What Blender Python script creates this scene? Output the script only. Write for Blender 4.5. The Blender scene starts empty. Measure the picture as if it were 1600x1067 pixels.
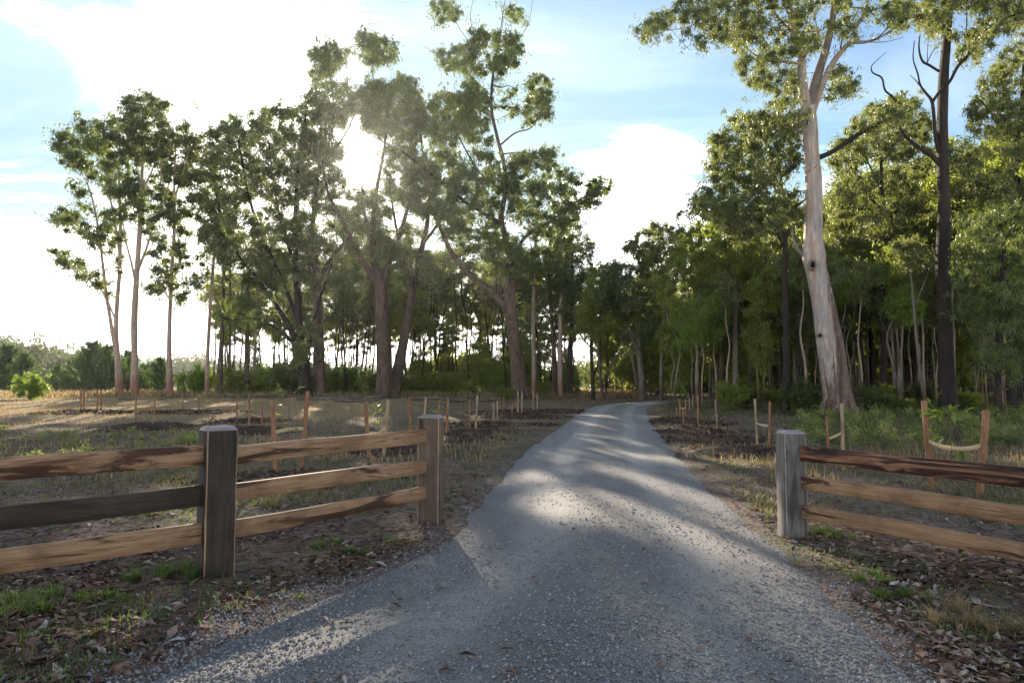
import bpy, math, random
import numpy as np
from mathutils import Vector

random.seed(7)
RNG = np.random.default_rng(11)
S = bpy.context.scene
COL = S.collection
R = math.radians

# ------------------------------------------------------------------ camera
EYE = 1.6
PITCH = R(3.6)
F = 1067.0                      # focal length in photograph pixels (24 mm lens)
cam_d = bpy.data.cameras.new('camera')
cam_d.lens = 24.0
cam_d.sensor_width = 36.0
cam_d.clip_end = 3000
cam = bpy.data.objects.new('camera', cam_d)
COL.objects.link(cam)
cam.location = (0, 0, EYE)
cam.rotation_euler = (R(90) + PITCH, 0, 0)
S.camera = cam

# ------------------------------------------------------------------ light
SUN_AZ = R(-13.2)               # to the left of the view axis (+Y)
SUN_EL = R(17.4)
SD = Vector((math.sin(SUN_AZ) * math.cos(SUN_EL), math.cos(SUN_AZ) * math.cos(SUN_EL), math.sin(SUN_EL)))
sun_d = bpy.data.lights.new('sun', 'SUN')
sun_d.energy = 5.0
sun_d.angle = R(0.5)
sun_d.color = (1.0, 0.86, 0.68)
sun = bpy.data.objects.new('sun', sun_d)
COL.objects.link(sun)
sun.rotation_euler = SD.to_track_quat('Z', 'Y').to_euler()

world = bpy.data.worlds.new('World')
S.world = world
world.use_nodes = True
wn = world.node_tree
wn.nodes.clear()
def wnode(t, **k):
    n = wn.nodes.new(t)
    for a, b in k.items():
        setattr(n, a, b)
    return n
wout = wnode('ShaderNodeOutputWorld')
bg = wnode('ShaderNodeBackground')
bg.inputs['Strength'].default_value = 0.12
sky = wnode('ShaderNodeTexSky', sky_type='NISHITA')
sky.sun_disc = False
sky.sun_elevation = SUN_EL
sky.sun_rotation = SUN_AZ
sky.altitude = 100
sky.air_density = 1.0
sky.dust_density = 0.3
sky.ozone_density = 1.0
tc = wnode('ShaderNodeTexCoord')
sep = wnode('ShaderNodeSeparateXYZ')
wn.links.new(tc.outputs['Generated'], sep.inputs[0])
# cloud layer: direction projected on a high plane
zz = wnode('ShaderNodeMath', operation='MAXIMUM'); zz.inputs[1].default_value = 0.0
wn.links.new(sep.outputs['Z'], zz.inputs[0])
zp = wnode('ShaderNodeMath', operation='ADD'); zp.inputs[1].default_value = 0.12
wn.links.new(zz.outputs[0], zp.inputs[0])
dx = wnode('ShaderNodeMath', operation='DIVIDE'); dy = wnode('ShaderNodeMath', operation='DIVIDE')
wn.links.new(sep.outputs['X'], dx.inputs[0]); wn.links.new(zp.outputs[0], dx.inputs[1])
wn.links.new(sep.outputs['Y'], dy.inputs[0]); wn.links.new(zp.outputs[0], dy.inputs[1])
cmb = wnode('ShaderNodeCombineXYZ')
wn.links.new(dx.outputs[0], cmb.inputs[0]); wn.links.new(dy.outputs[0], cmb.inputs[1])
nz = wnode('ShaderNodeTexNoise'); nz.inputs['Scale'].default_value = 1.1
nz.inputs['Detail'].default_value = 8; nz.inputs['Roughness'].default_value = 0.62
nz.inputs['Distortion'].default_value = 0.5
mpc = wnode('ShaderNodeMapping'); mpc.inputs['Scale'].default_value = (1.0, 1.7, 1.0)
mpc.inputs['Rotation'].default_value = (0, 0, R(25)); mpc.inputs['Location'].default_value = (0.35, 1.2, 0)
wn.links.new(cmb.outputs[0], mpc.inputs[0]); wn.links.new(mpc.outputs[0], nz.inputs['Vector'])
cr = wnode('ShaderNodeMapRange', interpolation_type='SMOOTHSTEP')
cr.inputs['From Min'].default_value = 0.50; cr.inputs['From Max'].default_value = 0.74
wn.links.new(nz.outputs['Fac'], cr.inputs['Value'])
# closeness to the sun: brighter veil of thin cloud around it
dot = wnode('ShaderNodeVectorMath', operation='DOT_PRODUCT')
dot.inputs[1].default_value = SD
nrm = wnode('ShaderNodeVectorMath', operation='NORMALIZE')
wn.links.new(tc.outputs['Generated'], nrm.inputs[0]); wn.links.new(nrm.outputs[0], dot.inputs[0])
acs = wnode('ShaderNodeMath', operation='ARCCOSINE'); wn.links.new(dot.outputs['Value'], acs.inputs[0])
def wrange(src, a, b, c, d, smooth=True):
    m = wnode('ShaderNodeMapRange', interpolation_type='SMOOTHSTEP' if smooth else 'LINEAR')
    m.inputs['From Min'].default_value = a; m.inputs['From Max'].default_value = b
    m.inputs['To Min'].default_value = c; m.inputs['To Max'].default_value = d
    wn.links.new(src, m.inputs['Value'])
    return m.outputs[0]
def wmath(op, a, b):
    m = wnode('ShaderNodeMath', operation=op)
    for i, x in enumerate((a, b)):
        if isinstance(x, (int, float)): m.inputs[i].default_value = x
        else: wn.links.new(x, m.inputs[i])
    return m.outputs[0]
wob = wmath('MULTIPLY', wmath('SUBTRACT', nz.outputs['Fac'], 0.5), R(30))
def bank(az, el, r0, r1, top):     # a cloud bank centred on a direction of the sky
    d = wnode('ShaderNodeVectorMath', operation='DOT_PRODUCT')
    d.inputs[1].default_value = (math.sin(R(az)) * math.cos(R(el)), math.cos(R(az)) * math.cos(R(el)), math.sin(R(el)))
    wn.links.new(nrm.outputs[0], d.inputs[0])
    a_ = wnode('ShaderNodeMath', operation='ARCCOSINE'); wn.links.new(d.outputs['Value'], a_.inputs[0])
    return wrange(wmath('SUBTRACT', a_.outputs[0], wob), R(r0), R(r1), top, 0.0)
veil = wmath('MAXIMUM', bank(-20, 18, 4, 16, 0.97), bank(10, 14, 2, 8, 0.9))
low = wrange(wmath('ADD', sep.outputs['Z'], wmath('MULTIPLY', wmath('SUBTRACT', nz.outputs['Fac'], 0.5), 0.45)), 0.11, 0.29, 0.95, 0.0)
cov = wmath('MAXIMUM', wmath('MULTIPLY', cr.outputs[0], 0.6), wmath('MAXIMUM', veil, low))
cov = wmath('MAXIMUM', wmath('POWER', wmath('MINIMUM', cov, 1.0), 1.7), wrange(nz.outputs['Fac'], 0.35, 0.8, 0.03, 0.16))
glow = wmath('ADD', wrange(acs.outputs[0], R(0.6), R(4), 0.35, 0.0), wrange(acs.outputs[0], R(0.3), R(1.1), 22.0, 0.0))
ccol = wnode('ShaderNodeVectorMath', operation='SCALE'); ccol.inputs[0].default_value = (1.0, 0.97, 0.94)
wn.links.new(wmath('ADD', 11.5, wmath('MULTIPLY', glow, 9.0)), ccol.inputs['Scale'])
skys = wnode('ShaderNodeMix', data_type='RGBA', blend_type='MULTIPLY')
skys.inputs['Factor'].default_value = 1.0
wn.links.new(sky.outputs[0], skys.inputs['A']); skys.inputs['B'].default_value = (0.40, 0.54, 0.62, 1)
skyc = wnode('ShaderNodeMix', data_type='RGBA', blend_type='DARKEN')
skyc.inputs['Factor'].default_value = 1.0
wn.links.new(skys.outputs['Result'], skyc.inputs['A']); skyc.inputs['B'].default_value = (1.40, 2.35, 2.95, 1)
wmix = wnode('ShaderNodeMix', data_type='RGBA')
wn.links.new(cov, wmix.inputs['Factor'])
wn.links.new(skyc.outputs['Result'], wmix.inputs['A']); wn.links.new(ccol.outputs[0], wmix.inputs['B'])
wn.links.new(wmix.outputs['Result'], bg.inputs['Color'])
wn.links.new(bg.outputs[0], wout.inputs[0])

S.view_settings.view_transform = 'Standard'
S.view_settings.look = 'None'
S.view_settings.exposure = 1.32
S.view_settings.gamma = 1.0
S.view_settings.use_curve_mapping = False
S.render.engine = 'CYCLES'
S.cycles.max_bounces = 6
S.cycles.diffuse_bounces = 3
S.cycles.glossy_bounces = 2
S.cycles.transmission_bounces = 4
S.cycles.volume_bounces = 0
S.cycles.caustics_reflective = False
S.cycles.caustics_refractive = False
S.cycles.sample_clamp_indirect = 6

# ------------------------------------------------------------------ places
CP, SP = math.cos(PITCH), math.sin(PITCH)
def ray(px, py):
    u = (px - 800) / F; v = (533.5 - py) / F
    return np.array([u, CP - v * SP, SP + v * CP])
def at(px, py, Y):
    d = ray(px, py)
    return np.array([0, 0, EYE]) + d * (Y / d[1])

def sm(a, b, x):
    t = np.clip((np.asarray(x, float) - a) / (b - a), 0, 1)
    return t * t * (3 - 2 * t)

_perm = RNG.random((256, 256))
def vnoise(x, y):
    x = np.asarray(x, float); y = np.asarray(y, float)
    xi = np.floor(x).astype(int); yi = np.floor(y).astype(int)
    fx = x - xi; fy = y - yi
    fx = fx * fx * (3 - 2 * fx); fy = fy * fy * (3 - 2 * fy)
    g = lambda a, b: _perm[a & 255, b & 255]
    return (g(xi, yi) * (1 - fx) + g(xi + 1, yi) * fx) * (1 - fy) + (g(xi, yi + 1) * (1 - fx) + g(xi + 1, yi + 1) * fx) * fy - 0.5
def fbm(x, y, o=4):
    s = 0; a = 1.0
    for k in range(o):
        s = s + a * vnoise(x * 2 ** k + 17.3 * k, y * 2 ** k + 5.1 * k); a *= 0.5
    return s

# road centre line (y, x, half width)
RC = np.array([[-12, -2.6, 2.3], [0, -0.5, 2.25], [3.7, 0.15, 2.15], [5.5, 0.72, 1.9], [7.4, 1.10, 1.78], [11.4, 1.52, 1.8], [17, 2.25, 1.9],
               [28, 4.0, 1.75], [36, 5.4, 1.7], [42, 7.0, 1.6], [46, 9.3, 1.5], [49, 12.5, 1.5], [51, 17, 1.5], [52.5, 26, 1.5], [53.5, 36, 1.5], [54, 60, 1.5]])
_t = np.linspace(0, len(RC) - 1, 900)
def catmull(P, t):
    i = np.clip(np.floor(t).astype(int), 0, len(P) - 2); f = (t - i)[:, None]
    p0 = P[np.clip(i - 1, 0, len(P) - 1)]; p1 = P[i]; p2 = P[i + 1]; p3 = P[np.clip(i + 2, 0, len(P) - 1)]
    return 0.5 * ((2 * p1) + (-p0 + p2) * f + (2 * p0 - 5 * p1 + 4 * p2 - p3) * f ** 2 + (-p0 + 3 * p1 - 3 * p2 + p3) * f ** 3)
RL = catmull(RC, _t)            # y, x, hw
def road_dist(x, y):
    """signed: distance from the centre line divided by half width"""
    x = np.asarray(x, float); y = np.asarray(y, float)
    sh = x.shape; x = x.ravel(); y = y.ravel()
    out = np.empty(len(x)); P = RL[::3]
    for a in range(0, len(x), 20000):
        d2 = (x[a:a + 20000, None] - P[None, :, 1]) ** 2 + (y[a:a + 20000, None] - P[None, :, 0]) ** 2
        j = d2.argmin(1)
        out[a:a + 20000] = np.sqrt(d2[np.arange(len(j)), j]) / P[j, 2]
    return out.reshape(sh)

def base_h(x, y):
    x = np.asarray(x, float); y = np.asarray(y, float)
    h = 0.5 * sm(18, 58, y)
    h = h - 0.16 * sm(1.6, 3.4, x) * (1 - sm(16, 30, y))
    h = h + 0.25 * sm(18, 40, x) * sm(10, 30, y)
    h = h + 0.10 * fbm(x * 0.06, y * 0.06, 2) * sm(12, 30, y)
    return h
def ground_h(x, y, rd=None):
    if rd is None: rd = road_dist(x, y)
    off = sm(0.9, 1.3, rd)
    h = base_h(x, y) + off * (0.10 * fbm(x * 0.5, y * 0.5, 3) + 0.05 * fbm(x * 2.3, y * 2.3, 3) * (1 - sm(20, 50, y)) + 0.018 * fbm(x * 9, y * 9, 2) * (1 - sm(8, 14, y)))
    h = h - 0.09 * (1 - sm(0.75, 1.02, rd)) + 0.035 * sm(0.95, 1.25, rd) * (1 - sm(1.3, 2.2, rd))
    return h
def gh(x, y):
    return float(ground_h(np.array([x]), np.array([y]))[0])
def on_ground(px, py):
    d = ray(px, py); o = np.array([0, 0, EYE])
    t = np.arange(2, 160, 0.05)
    P = o[None] + d[None] * t[:, None]
    h = base_h(P[:, 0], P[:, 1])
    k = np.argmax(P[:, 2] < h)
    if k == 0: k = len(t) - 1
    return np.array([P[k, 0], P[k, 1], gh(P[k, 0], P[k, 1])])

# ------------------------------------------------------------------ mesh helpers
class MB:
    def __init__(s):
        s.v = []; s.q = []; s.t = []; s.qr = []; s.tr = []; s.n = 0
    def add(s, v, quads=None, tris=None, qr=None, tr=None):
        v = np.asarray(v, float).reshape(-1, 3)
        if quads is not None and len(quads):
            q = np.asarray(quads, int) + s.n; s.q.append(q); s.qr.append(np.zeros(len(q)) + (0.5 if qr is None else qr))
        if tris is not None and len(tris):
            t = np.asarray(tris, int) + s.n; s.t.append(t); s.tr.append(np.zeros(len(t)) + (0.5 if tr is None else tr))
        s.v.append(v); s.n += len(v)
    def mesh(s, name, mats, smooth=False):
        me = bpy.data.meshes.new(name)
        v = np.concatenate(s.v) if s.v else np.zeros((0, 3))
        q = np.concatenate(s.q) if s.q else np.zeros((0, 4), int)
        t = np.concatenate(s.t) if s.t else np.zeros((0, 3), int)
        me.vertices.add(len(v)); me.vertices.foreach_set('co', v.astype('f').ravel())
        nl = q.size + t.size
        me.loops.add(nl); me.loops.foreach_set('vertex_index', np.concatenate([q.ravel(), t.ravel()]).astype('i'))
        me.polygons.add(len(q) + len(t))
        me.polygons.foreach_set('loop_start', np.concatenate([np.arange(len(q)) * 4, q.size + np.arange(len(t)) * 3]).astype('i'))
        try:
            me.polygons.foreach_set('loop_total', np.concatenate([np.full(len(q), 4), np.full(len(t), 3)]).astype('i'))
        except Exception:
            pass
        me.update(calc_edges=True)
        me.validate()
        if len(me.polygons) == len(q) + len(t):
            at_ = me.attributes.new('v', 'FLOAT', 'FACE')
            at_.data.foreach_set('value', np.concatenate((s.qr or [np.zeros(0)]) + (s.tr or [np.zeros(0)])).astype('f'))
        if smooth:
            me.polygons.foreach_set('use_smooth', np.ones(len(me.polygons), bool))
        for m in (mats if isinstance(mats, (list, tuple)) else [mats]):
            me.materials.append(m)
        me.update()
        return me
    def build(s, name, mat, parent=None, smooth=False, origin=None):
        if origin is not None:
            s.v = [a - np.asarray(origin) for a in s.v]
        return link(name, s.mesh(name, mat, smooth), parent, origin)

def link(name, me, parent=None, loc=None):
    o = bpy.data.objects.new(name, me); COL.objects.link(o)
    if parent is not None: o.parent = parent
    if loc is not None: o.location = loc
    return o
def tag(o, label=None, cat=None, group=None, kind=None):
    if label: o['label'] = label
    if cat: o['category'] = cat
    if group: o['group'] = group
    if kind: o['kind'] = kind
    return o
def thing(name, loc, label, cat, group=None, rz=0):
    o = bpy.data.objects.new(name, None); COL.objects.link(o)
    o.location = [float(a) for a in loc]; o.rotation_euler.z = rz; o.empty_display_size = 0.2
    return tag(o, label, cat, group)
def copy_thing(root, loc, rz=0, sc=1.0, label=None, group=None, scz=None):
    r = root.copy(); COL.objects.link(r)
    r.location = [float(a) for a in loc]; r.rotation_euler.z = rz; r.scale = (sc, sc, scz or sc)
    if label: r['label'] = label
    if group: r['group'] = group
    for ch in root.children:
        c = ch.copy(); COL.objects.link(c); c.parent = r
        for g in ch.children:
            d = g.copy(); COL.objects.link(d); d.parent = c
    return r

def smooth_path(P, n=4):
    P = np.asarray(P, float)
    if len(P) < 3: n = 1
    t = np.linspace(0, len(P) - 1, (len(P) - 1) * n + 1)
    return catmull(P, t)
def tube(mb, P, rad, sides=8, jit=0.0, flute=0.0, seed=0, val=0.5, cap=True):
    P = np.asarray(P, float); rad = np.asarray(rad, float); n = len(P)
    T = np.gradient(P, axis=0); T /= np.linalg.norm(T, axis=1)[:, None] + 1e-9
    u = np.cross(T[0], [0.3, 0.9, 0.2]); u /= np.linalg.norm(u)
    a = np.linspace(0, 2 * np.pi, sides, endpoint=False)
    rs = np.random.default_rng(seed + n * 7)
    ph = rs.random(4) * 6.28
    V = []
    for i in range(n):
        u = u - T[i] * (u @ T[i]); u /= np.linalg.norm(u) + 1e-9
        w = np.cross(T[i], u)
        r = rad[i] * (1 + jit * (rs.random(sides) - 0.5) + flute * (0.5 * np.sin(3 * a + ph[0] + i * 0.05) + 0.35 * np.sin(5 * a + ph[1] - i * 0.07) + 0.25 * np.sin(9 * a + ph[2] + 0.1 * i)))
        V.append(P[i] + np.outer(np.cos(a) * r, u) + np.outer(np.sin(a) * r, w))
    V = np.concatenate(V)
    k = np.arange(sides); k2 = (k + 1) % sides
    Q = np.concatenate([np.stack([i * sides + k, i * sides + k2, (i + 1) * sides + k2, (i + 1) * sides + k], 1) for i in range(n - 1)])
    tr = None
    if cap:
        V = np.concatenate([V, P[-1:] + T[-1:] * rad[-1] * 0.6])
        b = (n - 1) * sides
        tr = np.stack([b + k, b + k2, np.full(sides, n * sides)], 1)
    mb.add(V, Q, tr, val, val)
def box(mb, c, sx, sy, sz, X=(1, 0, 0), Yv=(0, 1, 0), Z=(0, 0, 1), val=0.5):
    c = np.asarray(c, float); X = np.asarray(X, float); Yv = np.asarray(Yv, float); Z = np.asarray(Z, float)
    V = [c + X * sx * a + Yv * sy * b + Z * sz * d for d in (-.5, .5) for b in (-.5, .5) for a in (-.5, .5)]
    mb.add(V, [(0, 2, 3, 1), (4, 5, 7, 6), (0, 1, 5, 4), (2, 6, 7, 3), (0, 4, 6, 2), (1, 3, 7, 5)], None, val)

# ------------------------------------------------------------------ materials
def mat(name):
    m = bpy.data.materials.new(name); m.use_nodes = True
    nt = m.node_tree; p = nt.nodes['Principled BSDF']
    return m, nt, p
class NT:
    def __init__(s, nt): s.nt = nt
    def node(s, t, **k):
        n = s.nt.nodes.new(t)
        for a, b in k.items(): setattr(n, a, b)
        return n
    def L(s, a, b): s.nt.links.new(a, b)
    def put(s, inp, x):
        if isinstance(x, (int, float)): inp.default_value = x
        elif isinstance(x, tuple): inp.default_value = x if len(x) == len(inp.default_value) else tuple(x) + (1,)
        else: s.L(x, inp)
    def obj(s): return s.node('ShaderNodeTexCoord').outputs['Object']
    def pos(s): return s.node('ShaderNodeNewGeometry').outputs['Position']
    def mapping(s, v, scale=(1, 1, 1), loc=(0, 0, 0), rot=(0, 0, 0)):
        m = s.node('ShaderNodeMapping'); m.inputs['Scale'].default_value = scale; m.inputs['Location'].default_value = loc
        m.inputs['Rotation'].default_value = rot
        s.L(v, m.inputs['Vector']); return m.outputs[0]
    def noise(s, v, scale, detail=4, rough=0.55, dist=0.0):
        n = s.node('ShaderNodeTexNoise'); s.L(v, n.inputs['Vector'])
        n.inputs['Scale'].default_value = scale; n.inputs['Detail'].default_value = detail
        n.inputs['Roughness'].default_value = rough; n.inputs['Distortion'].default_value = dist
        return n.outputs['Fac']
    def vor(s, v, scale, out='Distance', rnd=1.0, feature='F1'):
        n = s.node('ShaderNodeTexVoronoi'); n.feature = feature; s.L(v, n.inputs['Vector']); n.inputs['Scale'].default_value = scale
        n.inputs['Randomness'].default_value = rnd
        return n.outputs[out]
    def rng(s, v, a, b, c=0.0, d=1.0, smooth=True):
        n = s.node('ShaderNodeMapRange'); n.interpolation_type = 'SMOOTHSTEP' if smooth else 'LINEAR'
        s.put(n.inputs['Value'], v)
        for k, x in (('From Min', a), ('From Max', b), ('To Min', c), ('To Max', d)): n.inputs[k].default_value = x
        return n.outputs[0]
    def math(s, op, a, b=0.0):
        n = s.node('ShaderNodeMath', operation=op); s.put(n.inputs[0], a); s.put(n.inputs[1], b); return n.outputs[0]
    def mix(s, f, a, b, bt='MIX'):
        n = s.node('ShaderNodeMix', data_type='RGBA', blend_type=bt); s.put(n.inputs['Factor'], f)
        s.put(n.inputs['A'], a); s.put(n.inputs['B'], b); return n.outputs['Result']
    def attr(s, name='v'):
        n = s.node('ShaderNodeAttribute'); n.attribute_name = name; return n.outputs['Fac']
    def objrand(s): return s.node('ShaderNodeObjectInfo').outputs['Random']
    def bump(s, h, strength, dist, p):
        n = s.node('ShaderNodeBump'); n.inputs['Strength'].default_value = strength; n.inputs['Distance'].default_value = dist
        s.L(h, n.inputs['Height']); s.L(n.outputs[0], p.inputs['Normal'])
    def sepz(s, v, k='Z'):
        n = s.node('ShaderNodeSeparateXYZ'); s.L(v, n.inputs[0]); return n.outputs[k]

def leaf_mat(name, dark, light, trans, tfac=0.42, rough=0.42, warm=None):
    m, nt, p = mat(name); h = NT(nt)
    a = h.attr()
    n1 = h.noise(h.pos(), 0.35, 2)
    f = h.math('ADD', h.math('MULTIPLY', a, 0.6), h.math('MULTIPLY', h.rng(n1, 0.35, 0.65), 0.4))
    c = h.mix(f, dark, light)
    if warm: c = h.mix(h.rng(a, 0.90, 0.94), c, warm)
    c = h.mix(h.math('MULTIPLY', h.objrand(), 0.65), c, tuple(x * 1.35 for x in light))
    c = h.mix(h.rng(a, 0.0, 0.35, 0.75, 0.0), c, tuple(x * 0.45 for x in dark))
    h.put(p.inputs['Base Color'], c)
    p.inputs['Roughness'].default_value = rough
    p.inputs['Specular IOR Level'].default_value = 0.45
    t = h.node('ShaderNodeBsdfTranslucent')
    h.put(t.inputs['Color'], h.mix(f, tuple(x * 0.6 for x in trans), trans))
    ms = h.node('ShaderNodeMixShader'); ms.inputs[0].default_value = tfac
    h.L(p.outputs[0], ms.inputs[1]); h.L(t.outputs[0], ms.inputs[2])
    h.L(ms.outputs[0], nt.nodes['Material Output'].inputs['Surface'])
    return m
M = {}
M['gum_leaf'] = leaf_mat('gum_leaf', (0.036, 0.052, 0.026), (0.095, 0.120, 0.055), (0.36, 0.44, 0.08), 0.38, 0.38, (0.16, 0.09, 0.03))
M['gum_leaf_near'] = leaf_mat('gum_leaf_near', (0.050, 0.066, 0.032), (0.150, 0.172, 0.075), (0.42, 0.47, 0.09), 0.40, 0.45, (0.20, 0.11, 0.04))
M['bright_leaf'] = leaf_mat('bright_leaf', (0.070, 0.092, 0.022), (0.180, 0.210, 0.055), (0.52, 0.60, 0.08), 0.50, 0.42, (0.20, 0.14, 0.03))
M['lime_leaf'] = leaf_mat('lime_leaf', (0.08, 0.13, 0.02), (0.16, 0.24, 0.05), (0.45, 0.60, 0.08), 0.5, 0.45)
M['dark_leaf'] = leaf_mat('dark_leaf', (0.040, 0.056, 0.022), (0.105, 0.130, 0.045), (0.32, 0.40, 0.06), 0.38, 0.42)
M['pine_leaf'] = leaf_mat('pine_leaf', (0.055, 0.085, 0.030), (0.12, 0.17, 0.055), (0.210, 0.360, 0.075), 0.3, 0.5)
M['fern_leaf'] = leaf_mat('fern_leaf', (0.08, 0.10, 0.03), (0.24, 0.27, 0.10), (0.42, 0.46, 0.10), 0.45, 0.5, (0.40, 0.24, 0.10))
M['grass'] = leaf_mat('green_grass', (0.045, 0.075, 0.018), (0.12, 0.18, 0.04), (0.32, 0.45, 0.08), 0.4, 0.55, (0.28, 0.21, 0.10))
M['dry_grass'] = leaf_mat('dry_grass', (0.20, 0.14, 0.065), (0.38, 0.28, 0.15), (0.55, 0.40, 0.18), 0.4, 0.6)
M['far_leaf'] = leaf_mat('far_leaf', (0.068, 0.087, 0.042), (0.135, 0.155, 0.068), (0.240, 0.285, 0.090), 0.25, 0.6)

def bark_mat(name, a, b, dark, streak=0.5, rough_base=0.0, base_h_=3.0, zs=0.12):
    m, nt, p = mat(name); h = NT(nt)
    o = h.obj()
    st = h.noise(h.mapping(o, (6, 6, zs * 6)), 1.6, 6, 0.6, 0.3)
    blot = h.noise(h.mapping(o, (1.0, 1.0, 0.35)), 2.2, 4, 0.6, 1.0)
    c = h.mix(h.rng(blot, 0.4, 0.62), a, b)
    c = h.mix(h.math('MULTIPLY', h.rng(st, 0.5, 0.72), streak), c, dark)
    fine = h.noise(h.mapping(o, (30, 30, 5)), 1.5, 5, 0.6)
    if rough_base:
        z = h.sepz(o)
        f = h.rng(h.math('SUBTRACT', z, h.math('MULTIPLY', blot, base_h_ * 1.6)), base_h_ * -0.3, base_h_ * 0.25, rough_base, 0.0)
        c = h.mix(f, c, h.mix(h.rng(fine, 0.35, 0.65), dark, tuple(x * 2.2 for x in dark)))
    c = h.mix(h.rng(fine, 0.3, 0.7, 0.0, 0.35), c, tuple(x * 0.5 for x in a))
    c = h.mix(h.math('MULTIPLY', h.objrand(), 0.25), c, dark)
    h.put(p.inputs['Base Color'], c); p.inputs['Roughness'].default_value = 0.85
    p.inputs['Specular IOR Level'].default_value = 0.2
    h.bump(h.math('ADD', st, h.math('MULTIPLY', fine, 0.4)), 0.7, 0.06, p)
    return m
M['bark_pale'] = bark_mat('bark_pale', (0.50, 0.38, 0.29), (0.38, 0.31, 0.26), (0.20, 0.10, 0.065), 0.75, 1.0, 2.4)
M['bark_brown'] = bark_mat('bark_brown', (0.105, 0.078, 0.062), (0.185, 0.125, 0.09), (0.035, 0.026, 0.022), 1.0)
M['bark_grey'] = bark_mat('bark_grey', (0.30, 0.25, 0.21), (0.22, 0.19, 0.165), (0.08, 0.06, 0.05), 0.7, 1.0, 2.0)
M['bark_dark'] = bark_mat('bark_dark', (0.060, 0.047, 0.040), (0.042, 0.034, 0.030), (0.020, 0.016, 0.014), 0.9)
M['twig'] = bark_mat('twig', (0.17, 0.12, 0.09), (0.24, 0.18, 0.14), (0.07, 0.05, 0.04), 0.5)

def white_gum_mat():
    m, nt, p = mat('bark_white_gum'); h = NT(nt)
    o = h.obj(); z = h.sepz(o)
    blot = h.noise(h.mapping(o, (1, 1, 0.5)), 1.3, 5, 0.6, 0.8)
    ver = h.noise(h.mapping(o, (3.2, 3.2, 0.28)), 1.2, 6, 0.65, 0.5)
    fine = h.noise(h.mapping(o, (26, 26, 4)), 1.2, 6, 0.65)
    c = h.mix(h.rng(blot, 0.38, 0.62), (0.60, 0.47, 0.37), (0.38, 0.33, 0.30))
    c = h.mix(h.rng(ver, 0.48, 0.60, 0, 0.85), c, (0.40, 0.25, 0.17))
    c = h.mix(h.rng(h.noise(h.mapping(o, (7, 7, 0.5)), 1.0, 5, 0.7), 0.55, 0.64, 0, 0.75), c, (0.20, 0.155, 0.13))
    c = h.mix(h.rng(h.noise(h.mapping(o, (1.4, 1.4, 0.22), (7, 1, 3)), 1.3, 6, 0.7, 1.0), 0.47, 0.56, 0, 0.7), c, (0.30, 0.26, 0.245))
    scar = h.noise(h.mapping(o, (2.0, 2.0, 0.9), (4, 2, 1)), 1.6, 3, 0.5, 0.4)
    c = h.mix(h.rng(scar, 0.68, 0.72, 0, 0.75), c, (0.16, 0.12, 0.10))
    # shaggy stocking of old bark at the foot, rising on the right (+x) side
    x = h.math('ADD', h.sepz(o, 'X'), h.math('MULTIPLY', z, 0.16))
    strip = h.noise(h.mapping(o, (4.5, 4.5, 0.16), (2, 5, 1)), 1.4, 6, 0.7, 0.6)
    lim = h.math('ADD', h.math('MULTIPLY', h.rng(strip, 0.3, 0.7), 3.6), h.rng(x, -0.1, 0.75, 0, 4.6))
    f = h.rng(h.math('SUBTRACT', z, lim), -0.25, 0.25, 1.0, 0.0)
    rb = h.mix(h.rng(ver, 0.4, 0.62), (0.10, 0.065, 0.048), (0.30, 0.20, 0.15))
    rb = h.mix(h.rng(fine, 0.4, 0.65, 0, 0.7), rb, (0.05, 0.035, 0.028))
    c = h.mix(f, c, rb)
    h.put(p.inputs['Base Color'], c); p.inputs['Roughness'].default_value = 0.75
    h.bump(h.math('ADD', h.math('MULTIPLY', ver, 1.0), h.math('ADD', h.math('MULTIPLY', h.math('MULTIPLY', fine, f), 0.8), h.math('MULTIPLY', blot, 0.4))), 0.6, 0.12, p)
    return m
M['bark_white'] = white_gum_mat()

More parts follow.
